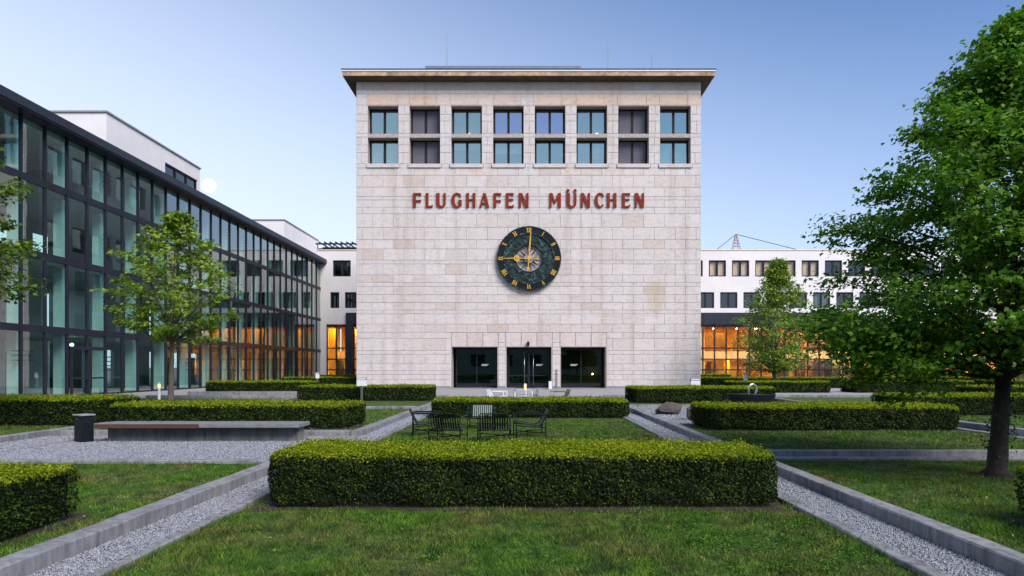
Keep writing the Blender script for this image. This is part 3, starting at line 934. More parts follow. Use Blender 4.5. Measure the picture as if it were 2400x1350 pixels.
def stone_tint(x, y):
    warm = min(1, max(0, (470-y)/190))  # upper stones are tan, with some evening glow put into their colour
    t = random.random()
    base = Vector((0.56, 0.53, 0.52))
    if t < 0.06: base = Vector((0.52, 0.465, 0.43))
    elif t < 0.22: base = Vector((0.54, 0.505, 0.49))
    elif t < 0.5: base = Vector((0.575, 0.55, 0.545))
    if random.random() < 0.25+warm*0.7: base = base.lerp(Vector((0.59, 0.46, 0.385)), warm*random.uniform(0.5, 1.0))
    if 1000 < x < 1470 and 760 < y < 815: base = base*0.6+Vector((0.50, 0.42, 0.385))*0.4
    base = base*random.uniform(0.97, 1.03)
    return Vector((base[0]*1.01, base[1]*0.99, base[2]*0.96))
J = 0.25   # half joint in px
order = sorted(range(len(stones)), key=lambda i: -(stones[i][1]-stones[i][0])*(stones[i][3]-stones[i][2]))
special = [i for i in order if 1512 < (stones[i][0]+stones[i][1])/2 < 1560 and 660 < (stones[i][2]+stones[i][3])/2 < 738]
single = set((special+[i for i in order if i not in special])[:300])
rest = MB()
for i, (a, b, ya, yb) in enumerate(stones):
    args = (fx(a+J), fx(b-J), fz(yb-J), fz(ya+J), YT+random.uniform(-0.006, 0.006), YT+0.10, 0.018)
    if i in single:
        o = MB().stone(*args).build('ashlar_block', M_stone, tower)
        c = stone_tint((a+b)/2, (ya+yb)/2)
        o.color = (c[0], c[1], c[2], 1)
    else:
        rest.stone(*args)
o = rest.build('narrow_ashlar_courses', M_stone_i, tower); o['kind'] = 'stuff'
pl = MB()
for a, b in ((835, 1059), (1165.7, 1187), (1292.3, 1314.4), (1420, 1643)):
    pl.box(fx(a), fx(b), YT-0.03, YT+0.06, 0.0, fz(906.4))
pl.build('plinth', M_plinth, tower)
# door threshold
MB().box(fx(1050), fx(1430), YT-0.9, YT+1.5, -0.02, 0.05).build('door_step', M_plinth, tower)

# windows
def window2(root, x0, x1, z0, z1, y, fr, gmat, frame_mat, name='window', mull=True, depth=0.10, blind=None, curtain=None, fill=None):
    fb = MB()
    fb.box(x0, x1, y, y+depth, z1-fr, z1); fb.box(x0, x1, y, y+depth, z0, z0+fr*0.8)
    fb.box(x0, x0+fr, y+0.001, y+depth, z0+fr*0.8, z1-fr); fb.box(x1-fr, x1, y+0.001, y+depth, z0+fr*0.8, z1-fr)
    xm = (x0+x1)/2
    if mull: fb.box(xm-fr*0.75, xm+fr*0.75, y-0.004, y+depth, z0+fr*0.8, z1-fr)
    w = fb.build(name, frame_mat, root)
    cols = ((x0+fr, xm-fr*0.75), (xm+fr*0.75, x1-fr)) if mull else ((x0+fr, x1-fr),)
    for a, b in cols:
        yy = y+depth*0.5
        p = MB().quad((a, yy, z0+fr*0.8), (b, yy, z0+fr*0.8), (b, yy, z1-fr), (a, yy, z1-fr)).build('pane', gmat)
        p.parent = w
        if blind:
            k = MB().box(a, b, yy-0.02, yy-0.012, z0+fr*0.8, z1-fr).build('screen_blind', blind); k.parent = w
        if curtain:
            cm = MB(); n = 9
            for i in range(n):
                u0, u1 = a+(b-a)*i/n, a+(b-a)*(i+1)/n
                d0, d1 = (0.1, 0.16) if i % 2 else (0.16, 0.1)
                cm.quad((u0, yy+0.1+d0, z0), (u1, yy+0.1+d1, z0), (u1, yy+0.1+d1, z1), (u0, yy+0.1+d0, z1))
            k = cm.build('curtain', curtain); k.parent = w
    if fill:
        k = MB().box(x0, x1, y+1.0, y+1.05, z0, z1).build('dim_interior', fill); k.parent = w
    return w
for i, x in enumerate(WX):
    x0, x1 = fx(x), fx(x+71.3)
    for j, (yt, yb) in enumerate(((248.3, 313.2), (322.2, 384))):
        blind = M_blind if i in (1, 6) else None
        cur = M_curtain if (i in (0, 7) and j == 1) else None
        w = window2(tower, x0+0.02, x1-0.02, fz(yb)+0.01, fz(yt)-0.02, YT+0.72, 0.13, M_gtower2 if (j == 0 and i in (3, 4)) else M_gtower, M_frame, blind=blind, curtain=cur,
                fill=None if cur else (M_roommid, M_slab, M_curtain, M_roommid, M_slab)[(i*3+j*2) % 5])
        if (i, j) in ((2, 0), (5, 0), (5, 1)):
            lx = x0+(x1-x0)*(0.52 if i == 2 else 0.72); lz = fz(yb)+(0.42 if j == 0 else 1.7)
            k = MB().lathe([(0.0, lz-0.07), (0.20, lz-0.05), (0.12, lz+0.05), (0.0, lz+0.08)], lx, YT+1.3, 12).build('room_lamp', M_roomlamp); k.parent = w
        if (i, j) in ((2, 1), (5, 1), (3, 1)):
            k = MB().box(x0+0.15, x1-0.15, YT+0.84, YT+0.85, fz(yt)-0.75-0.3*(i == 3), fz(yt)-0.1).build('roller_blind', M_curtain); k.parent = w
    MB().box(x0-0.10, x1+0.10, YT-0.10, YT+0.70, fz(393.3), fz(384.4)).build('window_sill', M_stone_i, tower, bevel=0.015)
    MB().box(x0+0.004, x1-0.004, YT+0.05, YT+0.71, fz(321.4), fz(313.8)).build('spandrel', M_stone_i, tower, bevel=0.01)

# entrances
for k, (x0, x1, z0, z1) in enumerate(DOP):
    yy = YT+1.0
    f = MB(); fr = 0.09
    f.box(x0+0.22, x1-0.02, yy, yy+0.12, z1-0.20, z1-0.02) if k == 0 else f.box(x0+0.02+(0.1 if k == 1 else 0), x1-(0.02 if k < 2 else 0.22), yy, yy+0.12, z1-0.20, z1-0.02)
    a0 = x0+(0.22 if k == 0 else 0.12 if k == 1 else 0.02); a1 = x1-(0.22 if k == 2 else 0.12 if k == 1 else 0.02)
    f.box(a0, a0+fr, yy+0.001, yy+0.119, 0.05, z1-0.2); f.box(a1-fr, a1, yy+0.001, yy+0.119, 0.05, z1-0.2)
    f.box(a0+fr, a1-fr, yy+0.001, yy+0.119, 0.05, 0.22)
    xm = (a0+a1)/2
    mw = 0.16 if k == 1 else 0.07
    f.box(xm-mw/2, xm+mw/2, yy-0.004, yy+0.119, 0.22, z1-0.2)
    if k == 1:
        for s in (-1, 1):
            u0, u1 = (a0+fr, xm-mw/2) if s < 0 else (xm+mw/2, a1-fr)
            f.box(u0, u1, yy+0.002, yy+0.11, 1.02, 1.09)
    d = f.build('double_door' if k == 1 else 'entrance_window', M_navy, tower)
    for u0, u1 in ((a0+fr, xm-mw/2), (xm+mw/2, a1-fr)):
        p = MB().quad((u0, yy+0.06, 0.22), (u1, yy+0.06, 0.22), (u1, yy+0.06, z1-0.2), (u0, yy+0.06, z1-0.2)).build('pane', M_gdoor)
        p.parent = d
    if k == 1:
        for s in (-1, 1):
            hb = MB().tube([(xm+s*0.36, yy-0.08, 0.25), (xm+s*0.36, yy-0.08, z1-0.35)], 0.022, 8)
            hh = hb.build('pull_handle', M_steel, None, True); hh.parent = d
    # small printed strips on the panes
    for sx in ((0.62,), (0.68,), (0.25,))[k]:
        u = a0+(a1-a0)*sx
        for q in range(2):
            st = MB().box(u-0.02, u+0.55-0.1*q, yy+0.052, yy+0.055, 1.92-0.09*q, 1.96-0.09*q).build('printed_strip', M_steelw); st.parent = d
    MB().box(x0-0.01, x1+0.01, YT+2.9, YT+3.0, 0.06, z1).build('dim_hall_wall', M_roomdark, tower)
# hall lights seen through the doors
for x, z in ((fx(1396), fz(877)),):
    MB().lathe([(0.0, z-0.06), (0.06, z-0.03), (0.07, z), (0.0, z+0.06)], x, YT+2.3, 10).build('hall_lamp', M_lampwarm, tower)

# roof
ov = 0.85
MB().box(TX0-ov+0.06, TX1+ov-0.06, YT-0.94, YE+0.7, TZ-0.035, TZ-0.003).build('soffit_shade_board', M_eave, tower)  # board added under the cornice, eave shade painted into its brown
MB().box(TX0-ov, TX1+ov, YT-1.0, YE+0.8, TZ, TZ+0.34).build('cornice', M_soffit, tower, bevel=0.01)
MB().box(TX0-ov-0.05, TX1+ov+0.05, YT-1.05, YE+0.85, TZ+0.342, TZ+0.47).build('roof_flashing', M_steelw, tower)
MB().box(TX0-ov-0.08, TX1+ov+0.08, YT-1.09, YE+0.88, TZ+0.472, TZ+0.53).build('roof_edge', M_fascia, tower)
tag(MB().box(at(997, 0, 58).x, at(1362, 0, 58).x, 57.8, 62, TZ+0.535, at(0, 156.5, 58).z).build('rooftop_housing', M_panel),
    'low blue-grey plant housing on the tower roof', 'roof housing')
for x, y, lab in ((1052, 97, 'thin antenna mast on the left half of the tower roof'), (1425, 97, 'thin tall antenna mast on the right half of the tower roof'),
                  (1527, 128, 'short antenna mast furthest right on the tower roof')):
    p = at(x, y, 58)
    a = MB().tube([(p.x, 56.6 if x == 1052 else 58, TZ+0.5), (p.x, 56.6 if x == 1052 else 58, p.z)], [0.03, 0.018], 6).build('antenna_mast', M_plinth)
    if x == 1052: a.location.y = 0
    tag(a, lab, 'antenna', 'antenna masts on the tower roof')

# wall lamp over the middle door, wall-mounted rod and ash bin
p = at(1238, 806, YT)
wl_ = thing('wall_lamp', 'small dark lamp above the middle entrance', 'wall lamp', (p.x, YT-0.02, p.z))
MB().box(p.x-0.10, p.x+0.10, YT-0.30, YT-0.06, p.z-0.2, p.z+0.18).build('housing', M_navy, wl_, bevel=0.02)
MB().box(p.x-0.05, p.x+0.05, YT-0.06, YT-0.008, p.z-0.08, p.z+0.08).build('bracket', M_navy, wl_)
p0 = at(1305, 912, YT)
pr = thing('wall_sign_post', 'slim dark vertical sign fixed right of the middle door', 'sign', (p0.x, YT-0.05, 0))
MB().box(p0.x-0.05, p0.x+0.05, YT-0.11, YT-0.04, 0.05, fz(865)).build('sign_blade', M_plinth, pr)
MB().box(p0.x-0.12, p0.x+0.12, YT-0.2, YT-0.035, 0.0, 0.05).build('foot_plate', M_plinth, pr)
p0 = at(1289, 914, YT-0.8)
ab = thing('ash_bin', 'white standing ash bin beside the middle door', 'bin', (p0.x, YT-1.4, 0))
MB().box(p0.x-0.13, p0.x+0.13, YT-1.5, YT-1.24, 0.0, 0.62).build('bin_body', M_steelw, ab, bevel=0.02)
MB().box(p0.x-0.11, p0.x+0.11, YT-1.48, YT-1.26, 0.62, 0.66).build('ash_tray', M_navy, ab)

# ------------------------------------------------------------------ lettering
def arc_strip(mb, co, ro, ci, ri, a0, a1, y0, y1, n=18, mapx=None):
    for i in range(n):
        t0 = R(a0+(a1-a0)*i/n); t1 = R(a0+(a1-a0)*(i+1)/n)
        o0 = (co[0]+ro[0]*math.cos(t0), co[1]+ro[1]*math.sin(t0)); o1 = (co[0]+ro[0]*math.cos(t1), co[1]+ro[1]*math.sin(t1))
        i0 = (ci[0]+ri[0]*math.cos(t0), ci[1]+ri[1]*math.sin(t0)); i1 = (ci[0]+ri[0]*math.cos(t1), ci[1]+ri[1]*math.sin(t1))
        mb.prism([i0, o0, o1, i1], y0, y1)
def letter(ch):
    """strokes in a unit-height box: list of (polygon, layer); arcs are appended as many small prisms"""
    st = []
    bar = lambda a, b, c, d: st.append([(a, c), (b, c), (b, d), (a, d)])
    para = lambda b0, b1, t0, t1, c, d: st.append([(b0, c), (b1, c), (t1, d), (t0, d)])
    arcs = []
    w = 0.6
    if ch in 'FE':
        bar(0, 0.185, 0, 1); bar(0.185, 0.50, 0.90, 1); st.append([(0.40, 0.885), (0.53, 0.80), (0.55, 1.0), (0.50, 1.0), (0.50, 0.885)])
        if ch == 'F': bar(0.185, 0.48, 0.41, 0.50); st.append([(0.48, 0.37), (0.53, 0.37), (0.53, 0.53), (0.48, 0.5)])
        else:
            bar(0.185, 0.46, 0.50, 0.59); st.append([(0.46, 0.47), (0.50, 0.47), (0.50, 0.62), (0.46, 0.59)])
            bar(0.185, 0.50, 0, 0.10); st.append([(0.50, 0.0), (0.53, 0.0), (0.56, 0.20), (0.42, 0.115), (0.50, 0.115)])
        w = 0.56
    elif ch == 'L':
        bar(0, 0.185, 0, 1); bar(0.185, 0.46, 0, 0.10); st.append([(0.46, 0), (0.48, 0.0), (0.51, 0.20), (0.38, 0.115), (0.46, 0.115)]); w = 0.51
    elif ch == 'U':
        bar(0, 0.21, 0.30, 1); bar(0.46, 0.60, 0.30, 1)
        arcs.append(((0.30, 0.30), (0.30, 0.33), (0.335, 0.30), (0.125, 0.2), 180, 360)); w = 0.60
    elif ch in 'GC':
        arcs.append(((0.36, 0.5), (0.36, 0.53), (0.40, 0.5), (0.185, 0.42), 55 if ch == 'G' else 50, 320 if ch == 'C' else 325))
        if ch == 'G': bar(0.47, 0.68, 0.13, 0.52)
        st.append([(0.50, 0.85), (0.62, 0.70), (0.64, 0.72), (0.60, 0.97), (0.52, 0.93)])
        w = 0.68
    elif ch == 'H':
        bar(0, 0.185, 0, 1); bar(0.435, 0.62, 0, 1); bar(0.185, 0.435, 0.49, 0.58); w = 0.62
    elif ch == 'A':
        para(0.0, 0.13, 0.26, 0.36, 0, 1); para(0.45, 0.68, 0.27, 0.43, 0, 1); bar(0.14, 0.50, 0.22, 0.32); w = 0.68
    elif ch == 'N':
        bar(0, 0.13, 0, 1); bar(0.47, 0.60, 0, 1); para(0.40, 0.60, 0.0, 0.20, 0, 1); w = 0.60
    elif ch == 'M':
        bar(0, 0.16, 0, 1); bar(0.62, 0.84, 0, 1); para(0.34, 0.44, 0.02, 0.22, 0.28, 1); para(0.34, 0.44, 0.62, 0.84, 0.285, 0.995); w = 0.84
    return st, arcs, w
sign = thing('wall_lettering', 'large rust-red capital letters reading FLUGHAFEN MÜNCHEN on the tower', 'lettering', (0.2, YT, fz(486.6)))
LET = [('F', 250, 320), ('L', 358, 418), ('U', 447, 527), ('G', 575, 663), ('H', 703, 780), ('A', 815, 898), ('F', 935, 1000), ('E', 1040, 1108), ('N', 1150, 1232),
       ('M', 1410, 1508), ('Ü', 1555, 1640), ('N', 1678, 1755), ('C', 1795, 1877), ('H', 1900, 1980), ('E', 2030, 2097), ('N', 2137, 2215)]
H0, HH = fz(486.4), fz(453.2)-fz(486.4)
for ch, za, zb in LET:
    xa, xb = fx(900+za/3.636), fx(900+zb/3.636)
    st, arcs, w = letter('U' if ch == 'Ü' else ch)
    mb = MB()
    for i, pl_ in enumerate(st):
        mb.prism([(xa+p[0]/w*(xb-xa), H0+p[1]*HH) for p in pl_], YT-0.13-0.003*i, YT-0.02)
    for co, ro, ci, ri, a0, a1 in arcs:
        k = (xb-xa)/w
        arc_strip(mb, (xa+co[0]*k, H0+co[1]*HH), (ro[0]*k, ro[1]*HH), (xa+ci[0]*k, H0+ci[1]*HH), (ri[0]*k, ri[1]*HH), a0, a1, YT-0.128, YT-0.02)
    if ch == 'Ü':
        for cx in (0.14, 0.86):
            c = (xa+cx*(xb-xa), H0+HH*1.175)
            mb.prism([(c[0]+0.125*math.cos(t*math.pi/10), c[1]+0.125*math.sin(t*math.pi/10)) for t in range(20)], YT-0.13, YT-0.02)
    mb.build('letter', M_red, sign)

# ------------------------------------------------------------------ clock
cc = at(1239.7, 607, YT); CR = 75.3*TS
clock = thing('wall_clock', 'large round dark green bronze clock with gilded Roman numerals and hands', 'clock', (cc.x, YT, cc.z))
cx, cz = cc.x, cc.z
MB().ring(cx, cz, CR*0.79, CR, YT-0.30, YT-0.10, 72).build('numeral_ring', M_black, clock)
MB().ring(cx, cz, CR*0.965, CR*1.0, YT-0.335, YT-0.302, 72).build('outer_rim', M_patina, clock)
MB().ring(cx, cz, CR*0.76, CR*0.80, YT-0.345, YT-0.12, 72).build('inner_rim', M_patina, clock)
# relief band, modelled with raised lumps
rb = MB(); nr, na = 7, 96
for i in range(nr+1):
    for k in range(na):
        th = 2*math.pi*k/na; r = CR*(0.43+(0.76-0.43)*i/nr)
        h = 0.0 if i in (0, nr) else random.uniform(-0.04, 0.055)
        rb.v.append((cx+r*math.cos(th), YT-0.25-h, cz+r*math.sin(th)))
for i in range(nr):
    for k in range(na):
        k2 = (k+1) % na
        rb.f.append((i*na+k, (i+1)*na+k, (i+1)*na+k2, i*na+k2))
rb.build('relief_band', M_patina, clock, True)
MB().ring(cx, cz, CR*0.405, CR*0.435, YT-0.27, YT-0.10, 64).build('openwork_rim', M_black, clock)
for k in range(16):
    th = 2*math.pi*k/16+0.13
    big = k % 2 == 0
    w0, w1 = (0.07, 0.012) if big else (0.03, 0.010)
    r0, r1 = CR*(0.12 if big else 0.2), CR*0.41
    ux, uz = math.cos(th), math.sin(th)
    pts = [(cx+ux*r0+uz*w0, cz+uz*r0-ux*w0), (cx+ux*r1+uz*w1, cz+uz*r1-ux*w1), (cx+ux*r1-uz*w1, cz+uz*r1+ux*w1), (cx+ux*r0-uz*w0, cz+uz*r0+ux*w0)]
    MB().prism(pts, YT-0.22-0.002*(k % 3), YT-0.15).build('spoke', M_patina if k % 3 else M_black, clock)
MB().ring(cx, cz, 0.02, CR*0.14, YT-0.30, YT-0.12, 32).build('hub_plate', M_pave, clock)
NUM = ['XII', 'I', 'II', 'III', 'IIII', 'V', 'VI', 'VII', 'VIII', 'IX', 'X', 'XI']
for i, s in enumerate(NUM):
    th = math.pi/2-2*math.pi*i/12
    ux, uz = math.cos(th), math.sin(th)       # outward
    vx, vz = uz, -ux                          # clockwise tangent = reading direction
    hgt = 0.36; adv = {'I': 0.105, 'V': 0.20, 'X': 0.20}
    tot = sum(adv[c] for c in s); sc = min(1.0, 0.50/tot)
    u = -tot*sc/2
    mb = MB(); layer = 0
    def place(poly, lay):
        mb.prism([(cx+ux*(CR*0.875+q*hgt)+vx*p, cz+uz*(CR*0.875+q*hgt)+vz*p) for p, q in poly], YT-0.345-0.003*lay, YT-0.298)
    for c in s:
        a = adv[c]*sc
        if c == 'I': place([(u+a*0.22, -0.5), (u+a*0.78, -0.5), (u+a*0.78, 0.5), (u+a*0.22, 0.5)], layer); layer += 1
        if c in 'V':
            place([(u+a*0.42, -0.5), (u+a*0.62, -0.5), (u+a*0.32, 0.5), (u, 0.5)], layer)
            place([(u+a*0.45, -0.5), (u+a*0.58, -0.5), (u+a*0.98, 0.5), (u+a*0.82, 0.5)], layer+1); layer += 2
        if c == 'X':
            place([(u+a*0.68, -0.5), (u+a*0.98, -0.5), (u+a*0.32, 0.5), (u+a*0.02, 0.5)], layer)
            place([(u+a*0.04, -0.5), (u+a*0.2, -0.5), (u+a*0.96, 0.5), (u+a*0.8, 0.5)], layer+1); layer += 2
        u += a
    mb.build('numeral', M_gold, clock)
def hand(pts_l, ang, y, name, extra=None):
    ux, uz = math.cos(ang), math.sin(ang); vx, vz = uz, -ux
    mb = MB()
    tr = lambda p: (cx+ux*p[0]+vx*p[1], cz+uz*p[0]+vz*p[1])
    for k, poly in enumerate(pts_l): mb.prism([tr(p) for p in poly][::-1], y-0.003*k, y+0.03)
    if extra: extra(mb, tr)
    return mb.build(name, M_gold, clock)
long_ = CR*0.93
hand([[(-CR*0.30, -0.035), (CR*0.3, -0.05), (CR*0.45, -0.06), (long_, -0.02), (long_, 0.02), (CR*0.45, 0.06), (CR*0.3, 0.05), (-CR*0.30, 0.035)],
      [(-CR*0.30, -0.03), (-CR*0.26, -0.11), (-CR*0.33, -0.10), (-CR*0.40, 0.0), (-CR*0.33, 0.10), (-CR*0.26, 0.11), (-CR*0.30, 0.03)]], R(90-4.0), YT-0.44, 'minute_hand')
def ornate(mb, tr):
    c = tr((CR*0.38, 0))
    mb.ring(c[0], c[1], 0.13, 0.24, YT-0.408, YT-0.36, 24)
    mb.ring(c[0], c[1], 0.03, 0.085, YT-0.408, YT-0.36, 16)
hand([[(CR*0.485, -0.04), (CR*0.80, -0.02), (CR*0.82, 0.0), (CR*0.80, 0.02), (CR*0.485, 0.04)], [(CR*0.02, -0.03), (CR*0.275, -0.03), (CR*0.275, 0.03), (CR*0.02, 0.03)],
      [(-CR*0.25, -0.03), (CR*0.015, -0.03), (CR*0.015, 0.03), (-CR*0.25, 0.03)],
      [(-CR*0.25, -0.05), (-CR*0.32, -0.15), (-CR*0.29, -0.04), (-CR*0.29, 0.04), (-CR*0.32, 0.15), (-CR*0.25, 0.05)]], R(180), YT-0.40, 'hour_hand', ornate)
MB().ring(cx, cz, 0.005, 0.15, YT-0.48, YT-0.30, 24).build('hub_cap', M_gold, clock)

# ------------------------------------------------------------------ white office building at the rear with the lit lobby
YB = 88.0; BS = YB/F
def bx(x): return (x-VX)*BS
def bz(y): return CH-(y-VY)*BS
off = thing('rear_office_building', 'white rendered office wing behind the tower with amber lit lobby', 'building', (0, YB+6, 0))
BT = bz(587)
R1, R2 = (bz(648), bz(610)), (bz(722), bz(684.7))
row1 = [(780, 822), (836, 876), (890, 930), (944, 984)]+[(1606.9+54.4*k, 1647.2+54.4*k) for k in range(0, 20)]
row2 = [(774, 795), (808, 848), (862, 902), (916, 956), (970, 1010)]+[(1633.6+54.4*k, 1673.9+54.4*k) for k in range(0, 20)]
wops = [(bx(a), bx(b), *R1) for a, b in row1]+[(bx(a), bx(b), *R2) for a, b in row2]
lob = [(bx(765), bx(811), 0, bz(760)), (bx(812), bx(2003), 0, bz(733)), (bx(2006), bx(2620), 0, bz(760))]
mb = MB(); wall_grid(mb, -27.0, bx(2760), 0.0, BT, wops+lob, YB, YB+0.45)
mb.build('wall', M_render, off)
MB().box(-27.05, bx(2760), YB-0.08, YB+14, BT+0.002, BT+0.12).build('parapet_cap', M_peach, off)
for i, (a, b) in enumerate(row1):
    window2(off, bx(a)+0.01, bx(b)-0.01, R1[0]+0.01, R1[1]-0.01, YB+0.16, 0.17, M_gclear if 4 <= i <= 9 else M_gback, M_navy, depth=0.12,
            fill=None, blind=None, curtain=M_peach if 4 <= i <= 9 else None)
for i, (a, b) in enumerate(row2):
    window2(off, bx(a)+0.01, bx(b)-0.01, R2[0]+0.01, R2[1]-0.01, YB+0.16, 0.15, M_gback, M_navy, depth=0.12, mull=(b-a) > 30,
            curtain=M_curtain if i in (10,) else None)
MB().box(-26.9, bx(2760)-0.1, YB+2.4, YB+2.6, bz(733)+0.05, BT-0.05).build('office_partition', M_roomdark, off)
MB().box(-26.95, bx(2760)-0.05, YB+0.46, YB+14, bz(733)+0.02, bz(733)+0.3).build('floor_slab', M_slab, off)
MB().box(-26.95, bx(2760)-0.05, YB+0.46, YB+14, BT-0.3, BT-0.02).build('roof_slab', M_slab, off)
# dark band over the lobby: separate metal panels
xa = bx(828.5)
pw = 27.3*BS
n = int((bx(2003)-xa)/pw)
me = MB().box(0, pw-0.02, 0, 0.2, 0, bz(733)-bz(760)).mesh('band_panel', M_fascia)
for i in range(n):
    inst('band_panel', me, (xa+i*pw, YB-0.12, bz(760)), off)
MB().box(bx(812), bx(827.5), YB-0.3, YB+0.6, 0, bz(733)-0.01).build('dark_pier', M_fascia, off)
MB().box(bx(2000), bx(2004), YB-0.25, YB+0.6, 0, bz(760)-0.01).build('dark_pier', M_fascia, off)
# lobby glazing
LT = bz(760)
mul_me = MB().box(-0.085, 0.085, 0, 0.22, 0, LT).mesh('mullion', M_navy)
xs = [bx(766), bx(788), bx(810.5)]+[bx(829)+pw*i for i in range(int((bx(2003)-bx(829))/pw)+1)]+[bx(2010)+2.6*i for i in range(12)]
for x in xs: inst('mullion', mul_me, (x, YB+0.02, 0.0), off)
segs = [(bx(766), bx(810.5))]+[(bx(829), bx(2002))]+[(bx(2007), bx(2600))]
for a, b in segs:
    for z in (bz(816), bz(842), bz(867)):
        MB().box(a, b, YB+0.03, YB+0.2, z-0.08, z+0.09).build('transom', M_navy, off)
    nb = max(1, round((b-a)/pw/2))
    for i in range(nb):
        u0, u1 = a+(b-a)*i/nb, a+(b-a)*(i+1)/nb
        MB().quad((u0, YB+0.12, 0.02), (u1, YB+0.12, 0.02), (u1, YB+0.12, LT), (u0, YB+0.12, LT)).build('lobby_pane', M_globby, off)
# lobby interior
MB().box(-26.9, bx(2620), YB+0.45, YB+12, -0.02, 0.03).build('lobby_floor', M_pave, off)
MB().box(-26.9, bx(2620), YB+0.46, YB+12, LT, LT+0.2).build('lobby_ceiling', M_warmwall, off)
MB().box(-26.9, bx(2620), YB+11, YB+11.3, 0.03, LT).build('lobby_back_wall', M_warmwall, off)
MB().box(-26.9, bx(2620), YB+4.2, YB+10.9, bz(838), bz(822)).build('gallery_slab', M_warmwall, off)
col_me = MB().lathe([(0.22, 0.03), (0.22, LT)], 0, 0, 16).mesh('lobby_column', M_offwhite, True)
for x in (1652, 1820, 1985, 1130, 960): inst('lobby_column', col_me, (bx(x), YB+1.2, 0), off)
random.seed(21)
x = -26.0
while x < bx(2560):
    w = random.uniform(0.4, 1.6)
    h = random.choice((2.4, 3.0, bz(838)-0.05))
    MB().box(x, x+w, YB+random.uniform(5, 9), YB+9.5, 0.03, h).build('lobby_partition', random.choice((M_darkwood, M_roomdark, M_warmwall)), off)
    x += w+random.uniform(0.8, 3.0)
x = -24.5
while x < bx(2560):
    w = random.uniform(1.2, 2.8)
    MB().box(x, x+w, YB+5.2, YB+5.4, bz(822)+0.01, LT-random.uniform(0.3, 1.2)).build('gallery_panel', random.choice((M_darkwood, M_roomdark, M_darkwood, M_darkwood, M_curtain)), off)
    x += w+random.uniform(0.5, 1.6)
# bulkheads along the front hide the cove lamps; the lit walls glow
MB().box(-26.9, bx(2620), YB+0.5, YB+0.62, LT-0.34, LT-0.01).build('bulkhead', M_darkwood, off)
MB().box(-26.9, bx(2620), YB+4.0, YB+4.19, bz(838)-0.30, bz(822)).build('gallery_front', M_peach, off)
lamp_me = MB().box(-0.6, 0.6, -0.25, 0.25, -0.05, 0.0).mesh('cove_lamp', M_lampwarm)
dot_me = MB().box(-0.12, 0.12, -0.12, 0.12, -0.12, 0.0).mesh('downlight', M_lampwarm)
x = -25.4
while x < bx(2560):
    inst('cove_lamp', lamp_me, (x, YB+2.4, LT-0.02), off)
    inst('cove_lamp', lamp_me, (x+0.9, YB+6.4, bz(838)-0.02), off)
    inst('cove_lamp', lamp_me, (x+0.6, YB+4.6, LT-0.02), off)
    x += 2.7
for px_ in (1688, 1745, 1790, 1957, 2010): inst('downlight', dot_me, (bx(px_), YB+3.0, LT-0.34), off)
for xa_, xb_ in ((-18.0, -15.4), (-15.2, -12.4), (-12.2, -9.6), (-23.0, -22.2), (-26.5, -25.6)):
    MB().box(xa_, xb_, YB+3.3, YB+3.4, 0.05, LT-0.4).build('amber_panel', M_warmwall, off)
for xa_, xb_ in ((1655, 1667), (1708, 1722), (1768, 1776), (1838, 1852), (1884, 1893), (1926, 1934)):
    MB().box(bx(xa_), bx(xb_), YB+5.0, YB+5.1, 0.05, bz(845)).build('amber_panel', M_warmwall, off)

# slatted roof pergola on the left part
pg = thing('roof_pergola', 'dark slatted steel pergola on the white roof left of the tower', 'pergola', (bx(785), YB+2, BT+0.12))
z0, z1 = BT+0.12, bz(567)
MB().box(bx(735), bx(842), YB+0.8, YB+0.95, z1-0.18, z1).build('beam', M_navy, pg)
MB().box(bx(735), bx(842), YB+3.8, YB+3.95, z1-0.18, z1).build('beam', M_navy, pg)
for i in range(8):
    x = bx(745+i*13)
    MB().box(x-0.06, x+0.06, YB+0.4, YB+4.4, z1+0.002, z1+0.14).build('slat', M_navy, pg)
for i in range(6):
    x = bx(740+i*19)
    MB().box(x-0.05, x+0.05, YB+0.83, YB+0.92, z0, z1-0.18).build('post', M_navy, pg)
MB().box(bx(738), bx(842), YB+1.6, YB+2.6, z0, z0+0.45).build('planter_box', M_navy, pg)

# ------------------------------------------------------------------ glass building on the left
GX = -26.6
gb = thing('glass_office_building', 'long four-storey glass office building with dark roof fascia and teal panes', 'building', (GX-4, 58, 0))
GY0, BAY, NB = 35.9-1.8*3, 1.8, 32
GZ = [0.0, 3.85, 7.87, 11.87, 15.0]
GY1 = GY0+BAY*NB
m_me = MB().box(-0.10, 0.06, -0.055, 0.055, 0.0, GZ[-1]).mesh('mullion', M_navy)
for i in range(NB+1): inst('mullion', m_me, (GX, GY0+BAY*i, 0), gb)
for k, z in enumerate(GZ[:-1]):
    h0, h1 = (z-0.02, z+0.10) if k == 0 else (z-0.24, z+0.14)
    MB().box(GX-0.22, GX+0.03, GY0, GY1, h0, h1).build('spandrel_band', M_navy, gb)
for k in range(4):
    za = GZ[k]+(0.10 if k == 0 else 0.14); zb = GZ[k+1]-(0.24 if k < 3 else 0.0)
    pm = MB().quad((0, 0.055, za), (0, BAY-0.055, za), (0, BAY-0.055, zb), (0, 0.055, zb)).mesh('glass_pane', M_gteal)
    for i in range(NB):
        inst('glass_pane', pm, (GX-0.03+random.uniform(-0.004, 0.004), GY0+BAY*i, 0), gb, (0, 0, random.uniform(-0.004, 0.004)))
MB().box(GX-8, GX+0.75, GY0-0.5, GY1+0.4, 15.0, 15.1).build('roof_soffit', M_navy, gb)
MB().box(GX-8, GX+0.80, GY0-0.5, GY1+0.4, 15.102, 15.57).build('roof_fascia', M_fascia, gb)
for k in range(1, 4):
    MB().box(GX-7.5, GX-0.25, GY0, GY1, GZ[k]-0.26, GZ[k]+0.1).build('floor_slab', M_slab, gb)
